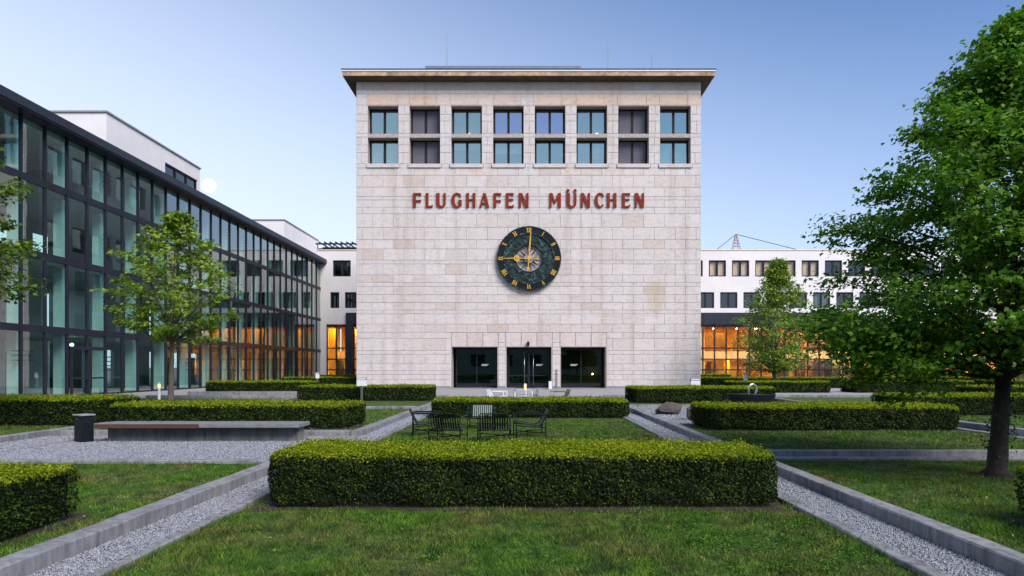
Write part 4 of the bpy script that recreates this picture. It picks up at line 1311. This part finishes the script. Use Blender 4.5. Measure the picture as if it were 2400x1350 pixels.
MB().box(GX-7.5, GX-0.25, GY0, GY1, 14.76, 14.99).build('floor_slab', M_slab, gb)
MB().box(GX-7.5, GX-0.05, GY0, GY1, -0.02, 0.06).build('ground_floor', M_slab, gb)
c_me = [MB().box(-0.26, 0.26, -0.26, 0.26, GZ[k]+0.105, (GZ[k+1]-0.27) if k < 3 else 14.75).mesh('column', M_offwhite) for k in range(4)]
for i in range(17):
    for k in range(4): inst('column', c_me[k], (GX-1.0, 33.2+3.6*i, 0), gb)
# rear wall with tall windows through which the sky shows
bw = MB(); ops = []
for k in range(4):
    for i in range(16):
        y = 33.2-1.4+3.6*i
        ops.append((y+0.5, y+2.5, GZ[k]+0.15, GZ[k]+3.1))
wall_grid(bw, GY0, GY1, 0.06, 14.75, ops, 0, 0.3)
bw.v = [(GX-7.2-y, x, z) for x, y, z in bw.v]; 
bw.build('rear_wall', M_roommid, gb)
for k in range(4):
    for i in range(15):
        y = 33.2+1.3+3.6*i
        if random.random() < 0.55:
            MB().box(GX-6.9, GX-2.6-random.uniform(0, 2), y, y+0.12, GZ[k]+0.11, GZ[k]+3.3).build('partition', random.choice((M_offwhite, M_roommid, M_roomdark)), gb)
        if random.random() < 0.4:
            y2 = y-1.0
            MB().box(GX-4.5, GX-4.4, y2, y2+1.5, GZ[k]+0.11, GZ[k]+2.6).build('cupboard', random.choice((M_roomdark, M_roommid, M_roomdark)), gb)
MB().box(GX-7.4, GX-0.06, GY1-0.1, GY1, 0.06, 14.75).build('end_wall', M_roommid, gb)
MB().box(GX-7.4, GX-0.06, GY0, GY0+0.1, 0.06, 14.75).build('end_wall', M_roommid, gb)
# entrance doors
dr = MB(); dy0, dy1 = 39.62, 43.0
for a, b in ((dy0, dy0+0.16), (dy1-0.16, dy1), ((dy0+dy1)/2-0.1, (dy0+dy1)/2+0.1)): dr.box(GX+0.08, GX+0.16, a, b, 0.02, 2.75)
dr.box(GX+0.081, GX+0.159, dy0, dy1, 2.75, 2.95); dr.box(GX+0.083, GX+0.155, dy0+0.16, dy1-0.16, 1.0, 1.1)
dr.build('double_door', M_navy, gb)
for y, z0, z1 in ((36.8, 2.3, 2.36), (36.8, 2.55, 2.61), (36.8, 2.05, 2.11)):
    MB().box(GX-0.6, GX-0.55, y-0.8, y+0.8, z0, z1).build('louvre', M_navy, gb)
MB().lathe([(0.0, 3.0), (0.09, 3.05), (0.09, 3.15), (0.0, 3.2)], GX-1.6, 42.3, 10).build('lamp', M_lampgreen, gb)
# stair-like louvre ladders inside the panes further back
for y in (44.5, 55.3, 62.5, 66.1, 78.7):
    for k in range(4):
        for q in range(4):
            MB().box(GX-0.75, GX-0.7, y-0.5, y+0.5, GZ[k]+1.5+q*0.28, GZ[k]+1.56+q*0.28).build('louvre', M_navy, gb)
# downpipe and brackets at the far corner
dp = MB().tube([(GX+0.35, GY1+0.2, 11.0), (GX+0.35, GY1+0.2, 15.0)], 0.06, 8).build('downpipe', M_navy, gb)

# rooftop penthouses
PX = -30.0
def penthouse(label, y0, y1, win):
    t = thing('rooftop_penthouse', label, 'rooftop storey', (PX-4, (y0+y1)/2, 15.57), group='white penthouses on the glass building')
    zt = 20.0
    ops = [win] if win else []
    mb = MB(); wall_grid(mb, y0, y1, 15.575, zt-0.12, ops, 0, 0.4)
    mb.v = [(PX-y, x, z) for x, y, z in mb.v]
    mb.f = [f[::-1] for f in mb.f]
    mb.build('side_wall', M_render, t)
    MB().box(PX-9, PX-0.401, y0, y0+0.4, 15.575, zt-0.12).build('end_wall', M_render, t)
    MB().box(PX-9, PX-0.401, y1-0.4, y1, 15.575, zt-0.12).build('end_wall', M_render, t)
    MB().box(PX-9.1, PX+0.10, y0-0.10, y1+0.1, zt-0.118, zt).build('roof_edge', M_plinth, t)
    if win:
        a, b, c, d = win
        f = MB()
        for y in (a, a+(b-a)/3, a+2*(b-a)/3, b-0.12): f.box(PX-0.3, PX-0.1, y, y+0.12, c, d)
        f.box(PX-0.299, PX-0.101, a, b, d-0.14, d-0.001); f.box(PX-0.299, PX-0.101, a, b, c+0.001, c+0.1)
        w = f.build('window_band', M_navy, t)
        q = MB().quad((PX-0.2, a, c), (PX-0.2, b, c), (PX-0.2, b, d), (PX-0.2, a, d)).build('pane', M_gback); q.parent = w
        MB().box(PX-2.2, PX-2.1, a-1, b+0.2, 15.58, zt-0.2).build('dim_room_wall', M_roomdark, t)
    return t
penthouse('white rooftop storey with a dark window band, nearer the left edge', 48.7, 62.6, (56.6, 62.2, 16.4, 18.72))
penthouse('white windowless rooftop storey at the far end of the glass building', 84.4, 98.0, None)
tag(MB().box(PX-9, GX-0.5, GY1+0.5, 99, 0, 15.55).build('corner_block', M_render), 'white corner block joining glass building and rear offices', 'building')

# wing behind the viewer that closes the courtyard (shows in the panes, shades the low sun)
ow = thing('opposite_wing', 'white wing closing the courtyard behind the viewer, mirrored in the panes', 'building', (0, -40, 0))
ops = [(-60+6*i, -57+6*i, 2+4*k, 4.4+4*k) for i in range(21) for k in range(3)]
mb = MB(); wall_grid(mb, -62, 68, 0, 15.5, ops, -36.4, -36); mb.build('wall', M_render, ow)
MB().box(-62, 68, -48, -36.6, 0.0, 15.3).build('dark_interior', M_roomdark, ow)

# ------------------------------------------------------------------ crane behind the right roof
YC = 210.0
cr = thing('tower_crane', 'distant tower crane with red apex behind the white roof', 'crane', (at(1725, 587, YC).x, YC, 0))
ap = at(1725, 549, YC); zj = at(0, 586.5, YC).z
mb = MB()
for sx in (-1.1, 1.1):
    for sy in (-1.1, 1.1):
        mb.tube([(ap.x+sx, YC+sy, zj), (ap.x+sx*0.12, YC+sy*0.12, ap.z)], 0.10, 5)
for q in range(1, 5):
    t = q/5; w = 1.1*(1-t*0.88); z = zj+(ap.z-zj)*t
    mb.tube([(ap.x-w, YC-w, z), (ap.x+w, YC-w, z)], 0.1, 4)
    mb.tube([(ap.x-w, YC-w, z), (ap.x+w*0.8, YC-w, z+0.9)], 0.08, 4)
mb.build('apex_frame', M_cranered, cr)
mb = MB()
for sx in (-1.1, 1.1):
    for sy in (-1.1, 1.1): mb.tube([(ap.x+sx, YC+sy, 0), (ap.x+sx, YC+sy, zj)], 0.16, 5)
for q in range(14):
    mb.tube([(ap.x-1.1, YC-1.1, zj*q/14), (ap.x+1.1, YC-1.1, zj*(q+1)/14)], 0.1, 4)
mb.build('mast', M_cranered, cr)
e1, e2 = at(1676, 587, YC), at(1880, 586, YC)
mb = MB()
for dz in (0.0, 1.0): mb.tube([(e1.x, YC, zj-1.2+dz), (e2.x, YC, zj-1.2+dz)], 0.13, 4)
for q in range(26):
    u0 = e1.x+(e2.x-e1.x)*q/26; u1 = e1.x+(e2.x-e1.x)*(q+1)/26
    mb.tube([(u0, YC, zj-1.2), (u1, YC, zj-0.2)], 0.08, 4)
mb.build('jib', M_cranered, cr)
mb = MB(); mb.tube([(ap.x, YC, ap.z), (e1.x, YC, zj-0.2)], 0.08, 4)
mb.build('tie_rod', M_navy, cr)
mb = MB(); mb.tube([(ap.x, YC, ap.z), (e2.x, YC, zj-0.2)], 0.09, 4)
mb.build('tie_rod', M_navy, cr)

# the moon over the roof line
mp = Vector(((490-VX)/F, 1, (VY-434)/F))*3500
bm = bmesh.new(); bmesh.ops.create_icosphere(bm, subdivisions=4, radius=15.0/F*3500)
me = bpy.data.meshes.new('moon'); bm.to_mesh(me); bm.free(); me.materials.append(M_moon)
mo = link(bpy.data.objects.new('moon', me)); mo.location = mp
tag(mo, 'bright full moon just above the roof edge of the glass building', 'moon')

# ------------------------------------------------------------------ bench, bin
BZ = 0.036
bench = thing('long_bench', 'long concrete bench with overhanging slab seat, left end faced in red-brown wood', 'bench', (-7.3, 15.5, BZ))
MB().box(-9.43, -7.242, 15.35, 15.72, BZ-0.02, 0.366).build('concrete_base', M_conc2, bench, bevel=0.01)
MB().box(-7.236, -5.13, 15.35, 15.72, BZ-0.02, 0.366).build('concrete_base', M_conc2, bench, bevel=0.01)
sx0, sx1, sm = -9.52, -5.02, -7.23
MB().box(sx0, sm-0.004, 15.02, 15.80, 0.368, 0.456).build('seat_slab', M_woodg, bench, bevel=0.008)
MB().box(sm+0.004, sx1, 15.02, 15.80, 0.368, 0.456).build('seat_slab', M_woodg, bench, bevel=0.008)
MB().box(sx0-0.002, sm-0.002, 14.998, 15.018, 0.364, 0.452).build('front_board', M_woodr, bench)
BY = 15.2
bn = thing('litter_bin', 'dark square litter bin standing at the left end of the bench', 'bin', (at(197, 1032, BY).x, BY, BZ))
bcx = at(197, 0, BY).x
def rot_box(mb, cx_, cy_, w, d, z0, z1, a):
    n = len(mb.v); mb.box(-w/2, w/2, -d/2, d/2, z0, z1)
    ca, sa = math.cos(a), math.sin(a)
    for i in range(n, len(mb.v)):
        x, y, z = mb.v[i]; mb.v[i] = (cx_+x*ca-y*sa, cy_+x*sa+y*ca, z)
    return mb
a = R(-28)
rot_box(MB(), bcx, BY, 0.295, 0.27, BZ, 0.60, a).build('bin_body', M_bin, bn, bevel=0.012)
rot_box(MB(), bcx, BY, 0.345, 0.32, 0.625, 0.66, a).build('lid', M_plinth, bn, bevel=0.008)
rot_box(MB(), bcx, BY, 0.26, 0.24, 0.60, 0.625, a).build('lid_neck', M_bin, bn)
ux, uy = math.cos(a), math.sin(a)
MB().lathe([(0, 0.55), (0.013, 0.55), (0.013, 0.57), (0, 0.57)], bcx+uy*0.14, BY-ux*0.14, 8).build('lock', M_steel, bn)

# ------------------------------------------------------------------ slatted garden chairs
def chair(label, loc, rz, mat, slat_mat=None, group='dark chairs on the central lawn', slats=True, width=0.72):
    t = thing('lounge_chair', label, 'chair', loc, R(rz), group)
    W = width/2; rr = 0.0135
    me_p = lambda mb, n, m=mat: (lambda o: (setattr(o, 'parent', t), o)[1])(link(bpy.data.objects.new(n, mb.mesh(n, m, True))))
    yf, yr = -0.36, 0.36          # chair looks towards -Y
    for sx in (-1, 1):
        for y in (yf, yr):
            me_p(MB().tube([(sx*W, y, 0), (sx*W, y, 0.555)], rr, 8), 'leg')
        me_p(MB().tube([(sx*W, yf-0.01, 0.56), (sx*W, yf+0.1, 0.57), (sx*W, yr-0.1, 0.57), (sx*W, yr+0.01, 0.56)], [rr, 0.02, 0.02, rr], 8), 'armrest')
        me_p(MB().tube([(sx*W, yf, 0.30), (sx*W, yr, 0.24)], rr*0.9, 8), 'side_rail')
    me_p(MB().tube([(-W, yr, 0.135), (0, 0, 0.15), (W, yf, 0.135)], rr*0.9, 8), 'cross_brace')
    me_p(MB().tube([(-W, yf, 0.125), (0, 0, 0.11), (W, yr, 0.125)], rr*0.9, 8), 'cross_brace')
    prof = [(yf-0.02, 0.365), (-0.15, 0.335), (0.08, 0.295), (0.18, 0.285), (0.25, 0.31), (0.31, 0.40), (0.37, 0.52), (0.425, 0.635)]
    w2 = W-0.05
    fr = [(-w2, *p) for p in prof]
    me_p(MB().tube([(-w2, *p) for p in prof]+[(-w2+0.04, prof[-1][0]+0.012, prof[-1][1]+0.02), (w2-0.04, prof[-1][0]+0.012, prof[-1][1]+0.02)]+[(w2, *p) for p in prof[::-1]], rr, 8), 'shell_frame')
    me_p(MB().tube([(-w2, *prof[0]), (w2, *prof[0])], rr, 8), 'front_rail')
    me_p(MB().tube([(-W, 0.245, 0.27), (W, 0.245, 0.27)], rr, 8), 'rear_rail')
    n = 10
    if slats:
        for i in range(n):
            x = -w2+0.06+(2*w2-0.12)*i/(n-1)
            mb = MB(); sw = 0.017; th = 0.004
            for p, q in zip(prof[:-1], prof[1:]):
                mb.quad((x-sw, *p), (x+sw, *p), (x+sw, *q), (x-sw, *q))
                mb.quad((x-sw, p[0]+th, p[1]-th), (x-sw, q[0]+th, q[1]-th), (x+sw, q[0]+th, q[1]-th), (x+sw, p[0]+th, p[1]-th))
            me_p(mb, 'slat', slat_mat or mat)
    return t
CG = 'dark chairs on the central lawn'
chair('dark slatted chair turned to the right, leftmost of the lawn group', (at(1002, 0, 17.1).x, 17.1, 0), 98, M_dgreen)
chair('dark slatted chair seen from behind, left of the two backs', (at(1051, 0, 15.75).x, 15.75, 0), 172, M_dgreen)
chair('pale grey-green slatted chair facing the viewer before the hedge', (at(1129, 0, 18.9).x, 18.9, 0), 0, M_dgreen, M_palegreen)
chair('dark slatted chair seen from behind, right of the two backs', (at(1159, 0, 15.8).x, 15.8, 0), 180, M_dgreen)
chair('dark slatted chair turned to the left, rightmost of the lawn group', (at(1241, 0, 16.8).x, 16.8, 0), -84, M_dgreen)
chair('white slatted chair in profile behind the centre hedge', (at(1166, 0, 31.2).x, 31.2, 0.03), 80, M_whitecoat, group='chairs before the entrance', width=0.78)
chair('white slatted chair with its back to the viewer behind the centre hedge', (at(1227, 0, 31.0).x, 31.0, 0.03), 180, M_whitecoat, group='chairs before the entrance', width=0.78)
chair('wide grey-green chair facing the viewer before the middle door', (at(1233, 0, 33.2).x, 33.2, 0.03), 0, M_olive, M_palegreen, group='chairs before the entrance', width=1.15)
chair('olive chair in profile, right of the white chairs', (at(1312, 0, 31.3).x, 31.3, 0.03), -80, M_olive, group='chairs before the entrance', width=0.78)

# ------------------------------------------------------------------ lamps
def bollard(label, loc, h=0.78, z=0.0, lit=True):
    t = thing('bollard_lamp', label, 'lamp', (loc[0], loc[1], z), group='bollard lamps')
    x, y = loc
    MB().lathe([(0.07, z), (0.075, z+0.02), (0.062, z+0.03), (0.062, z+h*0.68), (0.0, z+h*0.68)], x, y, 16).build('post', M_steelw, t, True)
    MB().lathe([(0.05, z+h*0.681), (0.055, z+h*0.9), (0.0, z+h*0.9)], x, y, 16).build('lens', M_lampsoft if lit else M_steelw, t, True)
    MB().lathe([(0.065, z+h*0.901), (0.065, z+h*0.97), (0.03, z+h), (0.0, z+h)], x, y, 16).build('cap', M_steelw, t, True)
p = at(373, 936, 34.0)
bollard('white bollard lamp with orange glow beside the young tree', (p.x, p.y), 0.85, LZ)
p = at(1231, 930, 35.0)
bollard('glowing bollard lamp in front of the middle entrance', (p.x, p.y), 0.85, 0.02)
def head_lamp(label, x, y, z, w, h, zt, face=1):
    t = thing('path_light', label, 'lamp', (x, y, z), group='post lamps with rectangular heads')
    MB().box(x-0.05, x+0.05, y-0.05, y+0.05, z, zt-h).build('post', M_steel, t, bevel=0.008)
    MB().box(x-w/2, x+w/2, y-0.09, y+0.09, zt-h, zt-h*0.32).build('reflector_head', M_steelw, t, bevel=0.015)
    MB().box(x-w/2, x+w/2, y-0.09, y+0.09, zt-h*0.30, zt).build('top_frame', M_plinth, t, bevel=0.01)
    MB().box(x-w/2+0.03, x+w/2-0.03, y-0.095, y-0.0905, zt-h*0.22, zt-h*0.08).build('light_slot', M_steelw, t)
head_lamp('post lamp with white rectangular head at the left corner of the tower', at(848, 0, 31.9).x, 31.9, LZ, 0.46, 0.40, at(0, 885, 31.9).z)
head_lamp('post lamp with white rectangular head at the right corner of the tower', at(1629, 0, 35.2).x, 35.2, LZ, 0.48, 0.38, at(0, 887, 35.2).z)
head_lamp('slim white post lamp among the far left hedges', at(744, 0, 52.0).x, 52.0, 0, 0.26, 0.45, at(0, 873, 52).z)
head_lamp('slim white post lamp among the far right hedges', at(1747, 0, 50.0).x, 50.0, 0, 0.24, 0.6, at(0, 873, 50).z)

# ------------------------------------------------------------------ basin, boulders
fb = thing('water_basin', 'black oval water basin with a steel arch spout', 'fountain', (at(1760, 0, 26.0).x, 26.0, 0.085))
fxc = at(1760, 0, 26.0).x
MB().lathe([(0.80, 0.06), (0.84, 0.10), (0.905, 0.66), (0.915, 0.695), (0.86, 0.695), (0.84, 0.655)], fxc, 26.0, 40, 1.0, 0.6).build('basin_wall', M_basin, fb, True)
MB().lathe([(0.0, 0.665), (0.845, 0.665)], fxc, 26.0, 40, 1.0, 0.6).build('water_surface', M_water, fb)
arc = [(fxc+0.17*math.cos(t)+0.06, 26.0+0.05*math.cos(t), 0.85+0.21*math.sin(t)) for t in np.linspace(math.pi+0.35, -0.45, 18)]
MB().tube([(arc[0][0]-0.01, arc[0][1], 0.62)]+arc+[(arc[-1][0]-0.06, arc[-1][1], 0.67)], 0.036, 10).build('arch_spout', M_steel, fb, True)
def boulder(label, loc, sx, sy, sz, seed):
    bm = bmesh.new(); bmesh.ops.create_icosphere(bm, subdivisions=3, radius=1.0)
    r_ = np.random.default_rng(seed)
    planes = [(Vector(r_.normal(size=3)).normalized(), r_.uniform(0.62, 0.92)) for _ in range(14)]
    for v in bm.verts:
        for n_, d_ in planes:
            k = v.co.dot(n_)
            if k > d_: v.co -= n_*(k-d_)*0.9
        v.co += Vector(r_.normal(size=3))*0.012
        v.co.x *= sx; v.co.y *= sy; v.co.z *= sz
    me = bpy.data.meshes.new('boulder'); bm.to_mesh(me); bm.free()
    me.materials.append(M_rock)
    o = link(bpy.data.objects.new('boulder', me)); o.location = loc
    return tag(o, label, 'boulder', 'boulders in the gravel court')
boulder('large brown boulder lying on the gravel right of the centre hedge', (at(1568, 0, 23.5).x, 23.5, 0.26), 0.50, 0.36, 0.30, 11)
boulder('dark upright boulder partly hidden by the right hedge end', (at(1620, 0, 21.0).x, 21.0, 0.25), 0.20, 0.22, 0.26, 5)

# ------------------------------------------------------------------ trees
def tree(name, label, base, prof, axis_top, trunk_r, fork, n_limb, n_sub, leaves_per, leaf, mats, seed, bark, flat=0.45, cl=0.20, droop=0.0, extra=(), up=0.55, minr=0.72, shoots=0):
    """prof: [(z, radius)] of the crown, axis leans from base to axis_top"""
    global rng
    r_ = np.random.default_rng(seed); rng_save = rng; rng = r_
    bx_, by_, bz_ = base
    zs = [p[0] for p in prof]; rs = [p[1] for p in prof]
    ztop = zs[-1]
    root = thing(name, label, 'tree', base)
    def axis(z):
        t = (z-bz_)/(ztop-bz_)
        w = 0.06*math.sin(t*5+seed)
        return Vector((bx_+(axis_top[0]-bx_)*t+w*t, by_+(axis_top[1]-by_)*t+w*0.7*t, z))
    tb = MB()
    n = 26
    pts, rad = [], []
    for i in range(n):
        z = bz_-0.05+(ztop*0.94-bz_)*(i/(n-1))**1.15
        t = (z-bz_)/(ztop-bz_)
        flare = 1+0.55*math.exp(-(z-bz_)/0.12)
        pts.append(axis(z)); rad.append(max(0.012, trunk_r*(1-t)**0.85*flare*(1+0.06*r_.normal())))
    tb.tube(pts, rad, 12)
    lb = MB()
    cl_pts, cl_dir = [], []
    targets = []
    for i in range(n_limb):
        f = (i+0.5)/n_limb
        z = zs[0]+(ztop-zs[0])*(f**0.85)
        az = i*2.39996+r_.normal(0, 0.25)
        r = float(np.interp(z, zs, rs))*r_.uniform(minr, 1.0)
        targets.append((z, az, r))
    targets += list(extra)
    for z, az, r in targets:
        za = max(fork, z-r*up*r_.uniform(0.8, 1.25)); za = min(za, ztop*0.93)
        a = axis(za)
        e = axis(min(z, ztop))+Vector((math.cos(az)*r, math.sin(az)*r, 0)); e.z = z-droop*r*0.3
        m = a.lerp(e, 0.5)+Vector((r_.normal(0, 0.06), r_.normal(0, 0.06), 0.12*r+r_.normal(0, 0.05)))
        path = []
        for q in range(7):
            t = q/6
            path.append(a*(1-t)**2+m*2*t*(1-t)+e*t*t)
        t0 = (za-bz_)/(ztop-bz_)
        r0 = trunk_r*(1-t0)**0.85*0.42
        lb.tube(path, [max(0.006, r0*(1-q/6)**0.8) for q in range(7)], 6, False)
        L = (e-a).length
        for s in range(n_sub):
            t = 0.28+0.72*(s+r_.uniform(0.2, 0.8))/n_sub
            o = a*(1-t)**2+m*2*t*(1-t)+e*t*t
            d = (e-a).normalized()*0.55+Vector(r_.normal(size=3))*0.8
            d.z = d.z*0.45+0.12
            d.normalize()
            sl = L*0.34*(1.15-0.5*t)*r_.uniform(0.6, 1.2)
            tip = o+d*sl
            mid = o.lerp(tip, 0.5)+Vector((0, 0, 0.04))
            # keep inside the crown
            ax = axis(min(max(tip.z, zs[0]), ztop))
            rr_ = math.hypot(tip.x-ax.x, tip.y-ax.y); lim = float(np.interp(tip.z, zs, rs))*1.04+0.05
            if rr_ > lim and rr_ > 0:
                k = lim/rr_; tip.x = ax.x+(tip.x-ax.x)*k; tip.y = ax.y+(tip.y-ax.y)*k
            lb.tube([o, mid, tip], [max(0.004, r0*0.28*(1-t*0.6)), 0.006, 0.003], 4, False)
            for q in (0.35, 0.62, 0.85, 1.0):
                cpt = o.lerp(tip, q)
                cl_pts.append(tuple(cpt)); cl_dir.append(tuple(d))
        cl_pts.append(tuple(e)); cl_dir.append(tuple((e-a).normalized()))
    C = np.array(cl_pts); D = np.array(cl_dir)
    k = np.maximum(3, r_.poisson(leaves_per, len(C)))
    idx = np.repeat(np.arange(len(C)), k)
    sz = cl*r_.uniform(0.6, 1.35, len(C))[idx][:, None]
    offv = np.clip(r_.normal(size=(len(idx), 3)), -1.7, 1.7)*sz*np.array([1, 1, flat])
    P = C[idx]+offv
    out = P-np.array([[bx_, by_, 0]]); out[:, 2] = 0
    out /= np.linalg.norm(out, axis=1, keepdims=True)+1e-6
    nrm = r_.normal(0, 0.55, (len(idx), 3))+np.array([0, 0, 1.0])+out*0.35
    nrm /= np.linalg.norm(nrm, axis=1, keepdims=True)
    ll = leaf*r_.uniform(0.65, 1.3, len(idx))
    # lobed leaf: seven-cornered outline
    t = out+r_.normal(0, 0.9, (len(idx), 3))+np.array([0, 0, -0.35]); t -= nrm*np.sum(nrm*t, 1, keepdims=True); t /= np.linalg.norm(t, axis=1, keepdims=True)+1e-9
    b = np.cross(nrm, t)
    l = ll[:, None]
    V = np.stack([P-t*l*0.45, P+b*l*0.42-t*l*0.12-nrm*l*0.10, P+b*l*0.22+t*l*0.12, P+t*l*0.55-nrm*l*0.14, P-b*l*0.22+t*l*0.12, P-b*l*0.42-t*l*0.12-nrm*l*0.10], 1)
    if shoots:
        zz = r_.uniform(0.15, fork+0.5, shoots); aa = r_.uniform(0, 6.283, shoots)
        ce = np.array([axis(z) for z in zz]); ra = trunk_r*1.25*(1-(zz-bz_)/(ztop-bz_))+r_.uniform(0, 0.10, shoots)**1.0
        Pc = ce+np.stack([np.cos(aa)*ra, np.sin(aa)*ra, np.zeros(shoots)], 1)
        nn = np.stack([np.cos(aa), np.sin(aa), np.full(shoots, 0.6)], 1)+r_.normal(0, 0.5, (shoots, 3)); nn /= np.linalg.norm(nn, axis=1, keepdims=True)
        np_mesh('trunk_shoots', leaf_quads(Pc, nn, np.full(shoots, 0.06), np.full(shoots, 0.035)), 4, M_hside, root)['kind'] = 'stuff'
    tb.build('trunk', bark, root, True)
    lb.build('branches', bark, root, True)
    np_mesh('crown', V.reshape(-1, 3), 6, mats, root)
    rng = rng_save
    return root, len(idx)

tx = at(2335, 1118, 10.6)
E = [(2.05, math.pi*0.97, 2.9), (1.8, math.pi*1.02, 2.6), (2.0, math.pi*0.90, 2.75), (1.65, math.pi*1.08, 2.1), (2.3, math.pi*0.84, 2.8), (1.5, math.pi*0.94, 2.1), (2.3, math.pi*1.05, 2.8)]
print('maple', tree('maple_tree', 'large dark-leaved maple at the right edge with rough dark trunk', (tx.x, tx.y, 0.02),
     [(1.75, 2.0), (2.2, 2.85), (2.8, 2.6), (3.4, 2.55), (4.1, 2.7), (4.9, 2.45), (5.5, 1.9), (6.1, 1.3), (6.7, 0.75), (7.3, 0.1)],
     (7.95, 10.75), 0.14, 1.5, 86, 9, 26, 0.086, M_leafd, 3, M_bark, cl=0.17, extra=E, shoots=260)[1])
print('left', tree('maple_tree', 'maple reaching in from the left edge, only leafy branch ends in view', (-13.75, 15.2, LZ),
     [(3.1, 1.6), (3.6, 2.5), (4.3, 2.85), (4.9, 2.6), (5.4, 2.0), (5.9, 2.15), (6.4, 2.1), (6.8, 1.3), (7.6, 0.6), (8.2, 0.1)],
     (-13.7, 15.2), 0.14, 2.6, 46, 8, 15, 0.105, M_leafe, 8, M_bark, cl=0.18)[1])
tx = at(400, 938, 32.5)
print('young', tree('young_tree', 'slender open-crowned young tree in front of the glass building', (tx.x, 32.5, LZ),
     [(2.8, 1.8), (3.4, 2.3), (4.2, 2.7), (5.0, 3.2), (5.8, 3.3), (6.6, 2.8), (7.4, 1.9), (8.2, 1.2), (9.1, 0.15)],
     (tx.x+0.25, 32.5), 0.13, 2.9, 40, 6, 9, 0.17, M_leafm, 15, M_bark2, cl=0.21, up=0.85, minr=0.72, flat=0.30)[1])
tx = at(1815, 890, 49.0)
print('far', tree('conical_tree', 'bright green conical tree in front of the lit lobby', (tx.x, 49.0, 0.0),
     [(1.5, 1.7), (2.1, 2.7), (3.2, 3.0), (4.2, 3.1), (5.2, 2.9), (6.2, 2.1), (7.2, 1.5), (8.2, 0.85), (9.4, 0.1)],
     (tx.x+0.2, 49.0), 0.13, 1.2, 62, 7, 9, 0.17, M_leafn, 23, M_bark2, cl=0.27, up=0.75, minr=0.72)[1])
